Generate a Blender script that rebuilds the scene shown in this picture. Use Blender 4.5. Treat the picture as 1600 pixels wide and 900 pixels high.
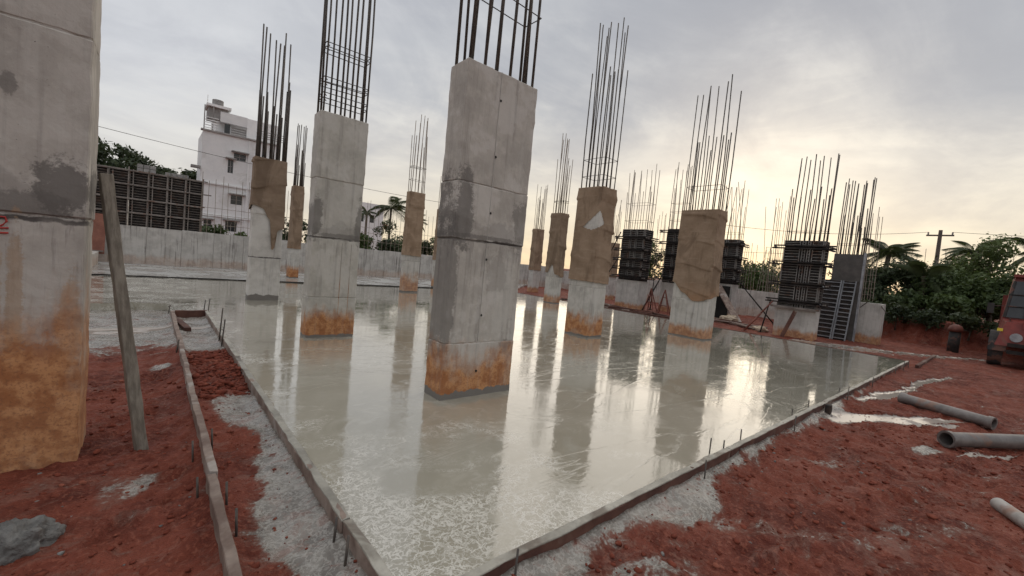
import bpy, bmesh, math, random
import numpy as np
from mathutils import Vector, Matrix, noise as mnoise
R = math.radians
scn = bpy.context.scene
C = scn.collection
for o in list(bpy.data.objects):
    bpy.data.objects.remove(o)

# ------------------------------------------------------------------ camera
YAW, PITCH, ROLL, EYE = R(40.573), R(-3.3434), R(5.4661), 1.5
fw = Vector((math.sin(YAW)*math.cos(PITCH), math.cos(YAW)*math.cos(PITCH), math.sin(PITCH)))
rt = Vector((math.cos(YAW), -math.sin(YAW), 0)); up = rt.cross(fw)
c_, s_ = math.cos(ROLL), math.sin(ROLL)
r2 = c_*rt + s_*up; u2 = -s_*rt + c_*up
cd = bpy.data.cameras.new('camera'); cam = bpy.data.objects.new('camera', cd); C.objects.link(cam)
cam.matrix_world = Matrix(((r2.x, u2.x, -fw.x, 0), (r2.y, u2.y, -fw.y, 0), (r2.z, u2.z, -fw.z, EYE), (0, 0, 0, 1)))
cd.sensor_width = 36; cd.lens = 665.74/1600*36; cd.clip_start = 0.05; cd.clip_end = 2000
scn.camera = cam
scn.view_settings.view_transform = 'Standard'; scn.view_settings.look = 'None'
scn.view_settings.gamma = 1; scn.view_settings.exposure = 0.3
scn.cycles.adaptive_threshold = 0.025
scn.cycles.max_bounces = 6; scn.cycles.diffuse_bounces = 3; scn.cycles.glossy_bounces = 3; scn.cycles.transmission_bounces = 2

# ------------------------------------------------------------------ node helpers
class G:
    def __init__(s, nt): s.nt = nt
    def n(s, t, **k):
        x = s.nt.nodes.new(t)
        for a, b in k.items(): setattr(x, a, b)
        return x
    def put(s, sock, v):
        if v is None: return
        if isinstance(v, bpy.types.NodeSocket): s.nt.links.new(v, sock)
        elif isinstance(v, (tuple, list)) and sock.type == 'RGBA' and len(v) == 3: sock.default_value = (*v, 1)
        else: sock.default_value = v
    def m(s, op, a, b=None, c=None, clamp=False):
        x = s.n('ShaderNodeMath', operation=op, use_clamp=clamp)
        s.put(x.inputs[0], a); s.put(x.inputs[1], b); s.put(x.inputs[2], c)
        return x.outputs[0]
    def add(s, a, b): return s.m('ADD', a, b)
    def sub(s, a, b): return s.m('SUBTRACT', a, b)
    def mul(s, a, b): return s.m('MULTIPLY', a, b)
    def sm(s, v, lo, hi, o0=0.0, o1=1.0):
        x = s.n('ShaderNodeMapRange', interpolation_type='SMOOTHSTEP')
        s.put(x.inputs[0], v); s.put(x.inputs[1], lo); s.put(x.inputs[2], hi); s.put(x.inputs[3], o0); s.put(x.inputs[4], o1)
        return x.outputs[0]
    def mix(s, f, a, b, bt='MIX'):
        x = s.n('ShaderNodeMix', data_type='RGBA', blend_type=bt)
        s.put(x.inputs[0], f); s.put(x.inputs[6], a); s.put(x.inputs[7], b)
        return x.outputs[2]
    def noise(s, vec, scale, detail=4, rough=0.55, dist=0.0):
        x = s.n('ShaderNodeTexNoise')
        s.put(x.inputs['Vector'], vec); s.put(x.inputs['Scale'], scale); s.put(x.inputs['Detail'], detail if getattr(s, 'fine', False) else min(detail, 4))
        s.put(x.inputs['Roughness'], rough); s.put(x.inputs['Distortion'], dist)
        return x.outputs[0]
    def vor(s, vec, scale, feature='F1'):
        x = s.n('ShaderNodeTexVoronoi', feature=feature)
        s.put(x.inputs['Vector'], vec); s.put(x.inputs['Scale'], scale)
        return x.outputs[0]
    def vscale(s, vec, sc, off=None):
        x = s.n('ShaderNodeVectorMath', operation='MULTIPLY'); s.put(x.inputs[0], vec); s.put(x.inputs[1], sc)
        if off is None: return x.outputs[0]
        y = s.n('ShaderNodeVectorMath', operation='ADD'); s.put(y.inputs[0], x.outputs[0]); s.put(y.inputs[1], off)
        return y.outputs[0]
    def ramp(s, f, stops):
        x = s.n('ShaderNodeValToRGB'); e = x.color_ramp.elements
        while len(e) < len(stops): e.new(0.5)
        for i, (p, col) in enumerate(stops): e[i].position = p; e[i].color = (*col, 1)
        s.put(x.inputs[0], f); return x.outputs[0]
    def bump(s, h, strength, dist, normal=None):
        x = s.n('ShaderNodeBump'); s.put(x.inputs['Height'], h); x.inputs['Strength'].default_value = strength; x.inputs['Distance'].default_value = dist
        if normal is not None: s.put(x.inputs['Normal'], normal)
        return x.outputs[0]
    def sep(s, v):
        x = s.n('ShaderNodeSeparateXYZ'); s.put(x.inputs[0], v); return x.outputs
    def comb(s, a, b, c):
        x = s.n('ShaderNodeCombineXYZ'); s.put(x.inputs[0], a); s.put(x.inputs[1], b); s.put(x.inputs[2], c); return x.outputs[0]
    def dot(s, v, d):
        x = s.n('ShaderNodeVectorMath', operation='DOT_PRODUCT'); s.put(x.inputs[0], v); x.inputs[1].default_value = d; return x.outputs['Value']

def material(name):
    m = bpy.data.materials.new(name); m.use_nodes = True
    nt = m.node_tree; g = G(nt); b = nt.nodes['Principled BSDF']
    tc = g.n('ShaderNodeTexCoord'); oi = g.n('ShaderNodeObjectInfo')
    off = g.vscale(g.comb(oi.outputs['Random'], oi.outputs['Random'], oi.outputs['Random']), (37.0, 91.0, 13.0))
    x = g.n('ShaderNodeVectorMath', operation='ADD'); g.put(x.inputs[0], tc.outputs['Object']); g.put(x.inputs[1], off)
    return m, g, b, tc.outputs['Object'], x.outputs[0], oi.outputs['Random']

# ------------------------------------------------------------------ sky and sun
SUN_AZ, SUN_EL = R(68.7), R(13)
sd = Vector((math.sin(SUN_AZ)*math.cos(SUN_EL), math.cos(SUN_AZ)*math.cos(SUN_EL), math.sin(SUN_EL)))
w = bpy.data.worlds.new('World'); scn.world = w; w.use_nodes = True
g = G(w.node_tree); g.fine = True; bg = w.node_tree.nodes['Background']
sky = g.n('ShaderNodeTexSky', sky_type='NISHITA', sun_disc=False)
sky.sun_elevation = SUN_EL; sky.sun_rotation = SUN_AZ
d = g.n('ShaderNodeTexCoord').outputs['Generated']
dx, dy, dz = g.sep(d)
el = g.m('MAXIMUM', dz, 0.0)
gl = g.sm(g.dot(d, Vector((math.sin(SUN_AZ), math.cos(SUN_AZ), 0))), 0.25, 0.95)
bright = g.mix(gl, g.ramp(el, [(0.0, (.80, .70, .56)), (.10, (.74, .71, .67)), (.3, (.66, .67, .70)), (.8, (.58, .60, .65))]),
               g.ramp(el, [(0.0, (.86, .68, .46)), (.09, (.84, .73, .56)), (.24, (.80, .745, .655)), (.42, (.60, .595, .59)), (.8, (.47, .485, .52))]))
grey = g.mix(gl, g.ramp(el, [(0.0, (.74, .67, .57)), (.2, (.62, .625, .65)), (.8, (.52, .54, .59))]),
             g.ramp(el, [(0.0, (.74, .60, .43)), (.15, (.66, .60, .53)), (.32, (.44, .445, .465)), (.8, (.33, .35, .40))]))
inv = g.m('DIVIDE', 1.0, g.add(el, 0.30))
pl = g.comb(g.mul(dx, inv), g.mul(dy, inv), 0.0)
n1 = g.noise(g.vscale(pl, (1, 1, 1.0), (3.1, 7.7, 0)), 0.95, 8, 0.60, 0.35)
n2 = g.noise(g.vscale(pl, (0.85, 1.1, 1.0), (11.1, 2.7, 0)), 2.1, 7, 0.62, 0.5)
n3 = g.noise(g.vscale(pl, (1, 1, 1.0), (1.1, 22.7, 0)), 6.5, 5, 0.6, 0.3)
cl = g.add(g.add(g.mul(n1, .55), g.mul(n2, .33)), g.mul(n3, .12))
# the cover closes overhead and opens towards the horizon; it is thickest on the sun's side
thick = g.add(g.sm(el, .12, .62, -.075, .085), g.mul(g.sm(g.dot(d, Vector((.93, .0, .36))), .78, .99), .05))
f = g.sm(g.sub(cl, thick), .38, .60)
n4 = g.noise(g.vscale(d, (3.0, 3.0, 15.0), (2.2, 5.1, 0)), 1.0, 7, .6, .5)
f = g.m('MULTIPLY', f, g.sm(n4, .40, .58, .55, 1.0))
base = g.mix(f, grey, bright)
base = g.mix(1.0, base, g.mix(g.sm(n2, .3, .7), (.80, .80, .81), (.93, .93, .92)), 'MULTIPLY')
base = g.mix(g.sm(el, .5, 1.0), base, (.98, .97, .95))
full = g.mix(0.9, sky.outputs[0], g.vscale(base, (10, 10, 10)))
g.put(bg.inputs[0], full); bg.inputs[1].default_value = 0.1

sl = bpy.data.lights.new('sun', 'SUN'); sl.energy = 0.7; sl.angle = R(70); sl.color = (1, .86, .68)
so = bpy.data.objects.new('sun', sl); C.objects.link(so); so.rotation_euler = (-sd).to_track_quat('-Z', 'Y').to_euler()

# ------------------------------------------------------------------ mesh helpers
class MB:
    def __init__(s): s.v = []; s.f = []
    def raw(s, vs, fs):
        b = len(s.v); s.v += [tuple(x) for x in vs]; s.f += [tuple(i+b for i in q) for q in fs]; return s
    def box(s, a, b):
        (x0, y0, z0), (x1, y1, z1) = a, b
        return s.raw([(x0,y0,z0),(x1,y0,z0),(x1,y1,z0),(x0,y1,z0),(x0,y0,z1),(x1,y0,z1),(x1,y1,z1),(x0,y1,z1)],
                     [(0,3,2,1),(4,5,6,7),(0,1,5,4),(1,2,6,5),(2,3,7,6),(3,0,4,7)])
    def beam(s, p, q, w, h, ref=(0, 0, 1)):
        p, q = Vector(p), Vector(q); t = (q-p).normalized(); ref = Vector(ref)
        if abs(t.dot(ref)) > .98: ref = Vector((1, 0, 0))
        a = t.cross(ref).normalized()*w/2; b = a.cross(t).normalized()*h/2
        vs = [p-a-b, p+a-b, p+a+b, p-a+b, q-a-b, q+a-b, q+a+b, q-a+b]
        return s.raw(vs, [(0,3,2,1),(4,5,6,7),(0,1,5,4),(1,2,6,5),(2,3,7,6),(3,0,4,7)])
    def tube(s, pts, r, n=6, cap=True):
        pts = [Vector(p) for p in pts]; rs = r if isinstance(r, (list, tuple)) else [r]*len(pts)
        vs = []; fs = []; up0 = Vector((0, 0, 1))
        for i, p in enumerate(pts):
            t = (pts[min(i+1, len(pts)-1)]-pts[max(i-1, 0)]).normalized()
            ref = up0 if abs(t.dot(up0)) < .95 else Vector((1, 0, 0))
            a = t.cross(ref).normalized(); b = a.cross(t)
            for k in range(n):
                an = 2*math.pi*k/n; vs.append(p+(a*math.cos(an)+b*math.sin(an))*rs[i])
        for i in range(len(pts)-1):
            for k in range(n):
                k2 = (k+1) % n; fs.append((i*n+k, (i+1)*n+k, (i+1)*n+k2, i*n+k2))
        if cap:
            fs.append(tuple(range(n))); fs.append(tuple(reversed(range((len(pts)-1)*n, len(pts)*n))))
        return s.raw(vs, fs)
    def mesh(s, name, mat, smooth=False):
        me = bpy.data.meshes.new(name); me.from_pydata(s.v, [], s.f)
        me.materials.append(mat)
        if smooth: me.polygons.foreach_set('use_smooth', [True]*len(me.polygons))
        me.update(); return me
    def build(s, name, mat, parent=None, smooth=False, loc=None):
        return link(name, s.mesh(name, mat, smooth), parent, loc)
def link(name, me, parent=None, loc=None):
    o = bpy.data.objects.new(name, me); C.objects.link(o)
    if parent is not None: o.parent = parent
    if loc is not None: o.location = loc
    return o
def tag(o, label=None, cat=None, group=None, kind=None):
    if label: o['label'] = label
    if cat: o['category'] = cat
    if group: o['group'] = group
    if kind: o['kind'] = kind
    return o
def thing(name, label, cat, loc=(0, 0, 0), rz=0, group=None):
    o = bpy.data.objects.new(name, None); C.objects.link(o); o.empty_display_size = .1
    o.location = loc; o.rotation_euler = (0, 0, rz); return tag(o, label, cat, group)
def worn_box(a, b, seg=.08, amp=.003, seed=0, bev=.008):
    """box with worn arrises: subdivided and displaced"""
    bm = bmesh.new(); (x0, y0, z0), (x1, y1, z1) = a, b
    bmesh.ops.create_cube(bm, size=1)
    for v in bm.verts: v.co = Vector(((x0+x1)/2+v.co.x*(x1-x0), (y0+y1)/2+v.co.y*(y1-y0), (z0+z1)/2+v.co.z*(z1-z0)))
    if bev: bmesh.ops.bevel(bm, geom=bm.edges[:], offset=bev, segments=1, affect='EDGES')
    if seg:
        for it in range(6):
            es = [e for e in bm.edges if e.calc_length() > seg*1.5]
            if not es: break
            bmesh.ops.subdivide_edges(bm, edges=es, cuts=1, use_grid_fill=True)
        cx, cy, cz = (x0+x1)/2, (y0+y1)/2, (z0+z1)/2
        for v in bm.verts:
            p = v.co*6 + Vector((seed*7.3, seed*3.1, 0))
            k = sum((abs(v.co.x-x0) < bev*1.5 or abs(v.co.x-x1) < bev*1.5, abs(v.co.y-y0) < bev*1.5 or abs(v.co.y-y1) < bev*1.5, abs(v.co.z-z0) < bev*1.5 or abs(v.co.z-z1) < bev*1.5))
            am = amp*(1 if k < 2 else 2.2)
            v.co += mnoise.noise_vector(p)*am*.5 + mnoise.noise_vector(p*4)*am*.6
    return bm
def bm_obj(name, bm, mat, parent=None, loc=None, smooth=False):
    me = bpy.data.meshes.new(name); bm.to_mesh(me); bm.free(); me.materials.append(mat)
    if smooth: me.polygons.foreach_set('use_smooth', [True]*len(me.polygons))
    return link(name, me, parent, loc)

# ------------------------------------------------------------------ materials
def concrete(name, clay_top=.45, clay=.9, wet=.07, joints=(1.7,), dark=.6, base=(.38, .352, .318), wash=.3, z0=0.0, streak=.38, patches=()):
    m, g, b, ob, rv, rnd = material(name)
    z = g.sub(g.sep(ob)[2], z0)
    n1 = g.noise(rv, 2.2, 5, .6); n2 = g.noise(rv, 9, 6, .65); n3 = g.noise(rv, 60, 3, .6)
    st = g.noise(g.vscale(rv, (14, 14, .55)), 1.0, 5, .6, .3)
    col = g.mix(g.sm(n1, .35, .65), [c*.84 for c in base], [c*1.1 for c in base])
    col = g.mix(g.mul(g.sm(n2, .45, .7), .35), col, [c*1.3 for c in base])
    col = g.mix(g.mul(g.sm(st, .52, .70), streak), col, (.17, .155, .145))
    col = g.mix(g.mul(g.sm(st, .48, .30), .25), col, (.52, .50, .47))
    # pale laitance wash, splotchy with crisp edges
    col = g.mix(g.mul(g.sm(g.add(n1, g.mul(n2, .35)), .70, .73), wash), col, (.50, .485, .46))
    for j in joints:
        zz = g.sub(z, j)
        env = g.mul(g.sm(zz, -.05, .04), g.sm(zz, .62, .02))
        pat = g.add(g.mul(n1, .75), g.mul(n2, .45))
        col = g.mix(g.mul(g.sm(g.add(g.add(g.mul(g.noise(rv, 1.5, 4, .6, .4), 1.1), g.mul(n2, .35)), g.mul(env, .38)), 1.0, 1.07), dark), col, (.13, .117, .108))
        low = g.mul(g.sm(zz, -.9, -.02), g.sm(zz, .01, -.03))
        col = g.mix(g.mul(g.mul(g.sm(g.noise(g.vscale(rv, (22, 22, 2.2)), 1, 4, .7), .52, .66), low), dark), col, (.10, .09, .085))
        ln = g.sm(g.m('ABSOLUTE', g.add(zz, g.mul(g.sub(n2, .5), .06))), .022, .008)
        col = g.mix(g.mul(ln, g.sm(n1, .3, .6)), col, (.06, .052, .048))
    xx, yy_, zz_ = g.sep(ob)
    wob = g.add(g.mul(g.sub(n1, .5), 1.5), g.mul(g.sub(n2, .5), 1.5))
    for (cx, cz, rx, rz, pc_, am) in patches:
        dd = g.m('SQRT', g.add(g.m('POWER', g.m('DIVIDE', g.sub(xx, cx), rx), 2.0), g.m('POWER', g.m('DIVIDE', g.sub(zz_, cz), rz), 2.0)))
        col = g.mix(g.mul(g.sm(g.add(dd, g.add(wob, g.mul(g.sub(n3, .5), .8))), 1.08, .72), g.mul(am, .85)), col, pc_)
    # pits
    col = g.mix(g.sm(n3, .70, .76), col, (.14, .13, .12))
    # clay splash
    zr = g.add(z, g.add(g.mul(g.sub(n1, .5), clay_top*.75), g.mul(g.sub(g.noise(g.vscale(rv, (9, 9, 2.5)), 1, 5, .65), .5), clay_top*.8)))
    cm = g.sm(zr, clay_top*1.0, clay_top*.45)
    occ = g.mix(g.sm(n2, .38, .62), (.32, .125, .046), (.50, .245, .105))
    occ = g.mix(g.mul(g.sm(n1, .52, .64), .45), occ, (.42, .32, .235))
    occ = g.mix(g.mul(g.sm(n3, .5, .65), .5), occ, (.18, .075, .035))
    col = g.mix(g.mul(g.mul(cm, g.sm(st, .2, .5, .75, 1.0)), clay), col, occ)
    # cement-wet foot
    if wet:
        wz = g.add(z, g.mul(g.sub(g.noise(rv, 7, 4, .6), .5), wet*1.9))
        wm = g.sm(wz, wet*1.05, wet*.95)
        col = g.mix(wm, col, (.17, .155, .14))
    b.inputs['Roughness'].default_value = .82
    g.put(b.inputs['Base Color'], col)
    h = g.add(g.mul(n2, .6), g.mul(n3, .25))
    g.put(b.inputs['Normal'], g.bump(h, .55, .012))
    return m
def simple(name, c1, c2, scale=8, rough=.7, bump=.3, dist=.01, metal=0, stretch=(1, 1, 1), spec=.5, c3=None, detail=5):
    m, g, b, ob, rv, rnd = material(name)
    v = g.vscale(rv, stretch); n = g.noise(v, scale, detail, .6); nf = g.noise(v, scale*6, 3, .6)
    col = g.mix(g.sm(n, .35, .65), c1, c2)
    if c3: col = g.mix(g.sm(g.noise(rv, scale*.45, 4, .6, .5), .55, .64), col, c3)
    col = g.mix(.25, col, g.mix(nf, (0, 0, 0), (1, 1, 1)), 'OVERLAY')
    col = g.mix(1.0, col, g.mix(rnd, (.86, .86, .86), (1.12, 1.12, 1.12)), 'MULTIPLY')
    g.put(b.inputs['Base Color'], col); b.inputs['Roughness'].default_value = rough; b.inputs['Metallic'].default_value = metal
    b.inputs['Specular IOR Level'].default_value = spec
    if bump: g.put(b.inputs['Normal'], g.bump(g.add(n, g.mul(nf, .5)), bump, dist))
    return m
M = {}
DK = (.11, .10, .092); LT = (.52, .50, .46); RU = (.33, .22, .13)
M['con_center'] = concrete('concrete_center', .66, 1.0, .075, (1.7,), .35, (.43, .40, .36), wash=.35, patches=[(.10, 2.0, .13, .42, DK, .85), (.02, 1.2, .07, .75, DK, .7), (.88, 1.9, .12, .28, DK, .6), (.46, 1.74, .6, .03, DK, .7), (.72, 1.1, .16, .45, LT, .6), (.60, 1.35, .16, .25, (.27, .25, .225), .6), (.82, .52, .08, .10, DK, .5)])
M['con_second'] = concrete('concrete_second', .52, 1.0, .045, (1.62,), .35, (.45, .43, .385), patches=[(.04, 1.9, .10, .34, DK, .8), (.72, 1.9, .07, .40, DK, .75), (.40, 1.66, .45, .045, DK, .7), (.38, 2.1, .2, .35, LT, .4)])
M['con_near'] = concrete('concrete_near', 1.30, .95, 0, (1.63,), .35, (.40, .37, .335), wash=.15, patches=[(1.0, 1.85, .17, .19, DK, .95), (.85, 1.72, .22, .09, DK, .7), (.745, 2.42, .035, .07, DK, .7), (.76, 3.1, .025, .2, DK, .5), (.70, 1.0, .035, .65, RU, .6), (.79, 1.05, .04, .6, RU, .65), (.92, .62, .20, .22, (.34, .125, .045), .8), (.70, .58, .12, .16, (.34, .13, .05), .6), (.9, .22, .25, .20, (.30, .20, .12), .6), (1.03, .85, .06, .5, (.40, .24, .12), .5)])
M['con_plain'] = concrete('concrete_plain', .12, .2, .14, (1.05,), .15, (.50, .475, .44))
M['con_wrap'] = concrete('concrete_wrapped', .60, 1.0, .04, (), 0, (.47, .445, .405))
M['con_broad'] = concrete('concrete_broad', .40, .85, .03, (), 0, (.46, .435, .395), streak=.6)
M['con_pale'] = concrete('concrete_pale_foot', .85, .8, .05, (), 0, (.46, .435, .40), streak=.5)
M['con_far'] = concrete('concrete_far', .36, .9, .0, (), 0, (.46, .44, .41))
M['con_wall'] = concrete('concrete_wall', .42, .28, .0, (), 0, (.44, .415, .385), streak=1.0)
M['rebar'] = simple('rebar_steel', (.07, .063, .058), (.11, .09, .075), 10, .6, 0, .004, .4)
M['rebar_rust'] = simple('rebar_rusty', (.19, .155, .125), (.28, .23, .185), 10, .8, 0, .004, 0)
M['wire'] = simple('binding_wire', (.05, .045, .045), (.07, .06, .055), 10, .6, 0)
M['steel_dark'] = simple('form_steel_dark', (.018, .016, .016), (.036, .030, .027), 5, .8, .3, .006, 0, c3=(.055, .038, .03), spec=.25)
M['steel_rib'] = simple('form_steel_rib', (.15, .142, .138), (.25, .235, .22), 6, .55, .3, .006, .3, c3=(.16, .10, .075))
M['rib_brown'] = simple('form_rib_brown', (.15, .13, .115), (.24, .21, .19), 6, .65, .3, .006, .1, c3=(.16, .095, .07))
M['steel_bright'] = simple('form_steel_grey', (.22, .23, .25), (.34, .35, .37), 6, .45, .2, .004, .3)
M['ply'] = simple('film_plywood', (.065, .06, .056), (.10, .09, .083), 3, .55, .2, .003)
M['wood'] = simple('plank_wood', (.15, .10, .08), (.27, .21, .175), 5, .8, .5, .006, stretch=(1, 1, 1), c3=(.33, .29, .26))
M['wood_red'] = simple('plank_wood_reddish', (.065, .024, .017), (.12, .052, .036), 4, .8, .5, .006, c3=(.20, .15, .12))
M['wood_prop'] = simple('timber_prop', (.115, .098, .078), (.205, .18, .147), 7, .8, .6, .006, stretch=(4, 4, .6))
M['wood_cement'] = simple('cement_coated_board', (.24, .225, .19), (.37, .35, .30), 5, .45, .6, .008, c3=(.15, .125, .10))
M['pipe'] = simple('pipe_grey', (.12, .105, .098), (.18, .16, .15), 5, .45, .15, .004, c3=(.20, .12, .09))
M['pipe_pale'] = simple('pipe_pale', (.23, .21, .195), (.32, .30, .28), 5, .5, .15, .004, c3=(.24, .15, .115))
M['mortar'] = simple('mortar', (.11, .105, .10), (.20, .195, .185), 9, .75, 1.0, .03)
M['black'] = simple('black_hole', (.01, .01, .01), (.02, .018, .016), 5, .9, 0)
M['red_paint'] = simple('red_marking', (.30, .02, .02), (.40, .04, .03), 20, .7, 0)
M['trunk'] = simple('bark', (.07, .055, .04), (.14, .11, .085), 6, .9, .6, .03, stretch=(2, 2, .6))
M['white_wall'] = simple('white_render', (.76, .765, .77), (.82, .82, .82), 1.2, .85, .1, .01, c3=(.70, .70, .69))
M['grey_wall'] = simple('grey_render', (.25, .24, .235), (.33, .32, .31), 1.5, .85, .1, .01)
M['glass_dark'] = simple('dark_pane', (.02, .022, .024), (.035, .037, .04), 2, .12, 0)
M['truck_red'] = simple('truck_red_paint', (.15, .020, .015), (.22, .034, .024), 3, .45, .1, .004, c3=(.16, .05, .035))
M['rubber'] = simple('tyre_rubber', (.025, .025, .026), (.045, .04, .038), 8, .85, .3, .006, c3=(.12, .06, .045))
M['sack'] = simple('crumpled_sack', (.42, .33, .24), (.58, .48, .37), 8, .85, .4, .01)
M['yellow'] = simple('yellow_plastic', (.62, .47, .03), (.72, .55, .05), 8, .4, 0)
M['jack_red'] = simple('rusty_red_steel', (.12, .035, .024), (.19, .06, .038), 8, .6, .2, .004)
M['rust_sheet'] = simple('rusty_sheet', (.16, .055, .035), (.22, .085, .055), 3, .7, .2, .004)

def burlap_mat():
    m, g, b, ob, rv, rnd = material('burlap')
    z = g.sep(ob)[2]
    n = g.noise(rv, 2.4, 5, .6); n2 = g.noise(g.vscale(rv, (3, 3, 14)), 1.3, 4, .6); wv = g.noise(rv, 170, 2, .5)
    col = g.mix(g.sm(n, .3, .7), (.235, .168, .118), (.33, .245, .178))
    col = g.mix(g.mul(g.sm(n2, .5, .72), .3), col, (.40, .325, .25))
    col = g.mix(g.mul(wv, .25), col, (.07, .045, .03))
    col = g.mix(g.mul(g.sm(g.add(z, g.mul(n, .8)), 1.9, 1.2), .55), col, (.34, .185, .10))
    damp = g.noise(g.vscale(rv, (2.2, 2.2, .8)), 1.0, 4, .65, .6)
    col = g.mix(g.mul(g.sm(damp, .50, .62), .5), col, (.12, .083, .058))
    col = g.mix(1.0, col, g.mix(rnd, (.85, .85, .85), (1.15, 1.12, 1.08)), 'MULTIPLY')
    g.put(b.inputs['Base Color'], col); b.inputs['Roughness'].default_value = .95
    b.inputs['Specular IOR Level'].default_value = .15
    g.put(b.inputs['Normal'], g.bump(g.add(g.mul(wv, .5), g.mul(n2, .4)), .35, .005))
    return m
M['burlap'] = burlap_mat()

def leaf_mat(name, a, b2, tr=.25):
    m, g, b, ob, rv, rnd = material(name)
    n = g.noise(rv, .55, 3, .6); n2 = g.noise(rv, 4, 2, .5)
    col = g.mix(g.sm(g.add(g.mul(n, .6), g.mul(n2, .4)), .36, .64), a, b2)
    g.put(b.inputs['Base Color'], col); b.inputs['Roughness'].default_value = .55
    b.inputs['Specular IOR Level'].default_value = .3
    t = g.n('ShaderNodeBsdfTranslucent'); g.put(t.inputs[0], g.mix(.5, col, (.12, .15, .03)))
    mx = g.n('ShaderNodeMixShader'); mx.inputs[0].default_value = tr
    g.nt.links.new(b.outputs[0], mx.inputs[1]); g.nt.links.new(t.outputs[0], mx.inputs[2])
    g.nt.links.new(mx.outputs[0], g.nt.nodes['Material Output'].inputs[0])
    return m
M['leaf_dark'] = leaf_mat('leaf_dark', (.020, .032, .016), (.05, .07, .03), .15)
M['leaf_mid'] = leaf_mat('leaf_mid', (.035, .055, .018), (.08, .12, .04))
M['leaf_light'] = leaf_mat('leaf_light', (.055, .085, .025), (.12, .16, .06), .3)
M['leaf_palm'] = leaf_mat('leaf_palm', (.028, .042, .018), (.065, .085, .035), .2)

# ------------------------------------------------------------------ wet slab
def slab_mat():
    m, g, b, ob, rv, rnd = material('wet_cement_slab')
    x, y, z = g.sep(ob)
    flow = g.noise(ob, .55, 5, .6, .8); mid = g.noise(ob, 2.3, 5, .62, 1.2); fine = g.noise(ob, 13, 5, .6, .6); vf = g.noise(ob, 42, 3, .6, .8)
    col = g.mix(g.sm(flow, .35, .65), (.305, .282, .222), (.36, .338, .276))
    col = g.mix(g.mul(g.sm(mid, .52, .68), .35), col, (.43, .41, .345))
    # scum: thin curls of pale laitance, thickest in the near corner
    dn = g.m('SQRT', g.add(g.m('POWER', g.sub(x, 1.3), 2.0), g.m('POWER', g.mul(g.sub(y, 1.8), 1.0), 2.0)))
    reg = g.mul(g.sm(dn, 2.3, .3), 1.0)
    reg = g.m('MAXIMUM', reg, g.mul(g.sm(g.add(x, g.mul(g.sub(mid, .5), 1.0)), 1.5, .95), .75))
    reg = g.add(reg, g.mul(g.sub(g.noise(ob, 1.5, 4, .62, .6), .5), 3.4))
    worm = g.sm(g.m('ABSOLUTE', g.sub(g.noise(ob, 13, 4, .6, .5), .5)), .038, .014)
    worm2 = g.sm(g.m('ABSOLUTE', g.sub(g.noise(ob, 27, 3, .6, .4), .5)), .045, .018)
    scum = g.mul(g.m('MAXIMUM', worm, g.mul(worm2, .7)), g.sm(reg, .35, 1.05))
    strk = g.sm(g.m('ABSOLUTE', g.sub(g.noise(g.vscale(ob, (.45, 1.5, 1)), .9, 4, .55, 1.2), .5)), .02, .004)
    st0 = strk
    strk = g.mul(strk, g.sm(fine, .36, .58))
    st2 = g.mul(g.sm(g.m('ABSOLUTE', g.sub(g.noise(g.vscale(ob, (.5, 1.3, 1), (7, 3, 0)), 2.2, 5, .6, 1.6), .5)), .016, .003), g.sm(flow, .44, .60))
    strk = g.m('MAXIMUM', strk, st2)
    col = g.mix(g.mul(scum, .68), col, (.66, .64, .585))
    col = g.mix(g.mul(strk, .16), col, (.62, .60, .54))
    g.put(b.inputs['Base Color'], col)
    rough = g.add(g.sm(mid, .46, .72, .07, .18), g.mul(scum, .3))
    rough = g.add(rough, g.mul(strk, .15))
    g.put(b.inputs['Roughness'], rough)
    b.inputs['IOR'].default_value = 1.5
    b.inputs['Coat Weight'].default_value = .9; b.inputs['Coat IOR'].default_value = 1.5
    g.put(b.inputs['Coat Roughness'], g.add(g.sm(mid, .45, .7, .045, .14), g.mul(scum, .25)))
    wav = g.noise(g.vscale(ob, (1.0, 1.3, 1)), 2.6, 3, .5, .4)
    rip = g.noise(ob, 16, 3, .55, .3)
    wam = g.sm(g.noise(ob, .9, 3, .5, .3), .42, .66, .16, 1.0)
    h = g.add(g.mul(wav, .10), g.add(g.mul(g.mul(rip, wam), .12), g.mul(st0, .05)))
    nb = g.bump(h, .30, .03)
    g.put(b.inputs['Normal'], nb); g.put(b.inputs['Coat Normal'], nb)
    return m
M['slab'] = slab_mat()
def far_slab_mat():
    m, g, b, ob, rv, rnd = material('set_cement_slab')
    n = g.noise(ob, .8, 5, .6, .6); f = g.noise(ob, 8, 4, .6)
    g.put(b.inputs['Base Color'], g.mix(g.sm(n, .35, .65), (.29, .285, .27), (.39, .385, .37)))
    g.put(b.inputs['Roughness'], g.sm(n, .4, .7, .16, .5)); g.put(b.inputs['Normal'], g.bump(f, .3, .01))
    return m
M['slab_far'] = far_slab_mat()

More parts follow.
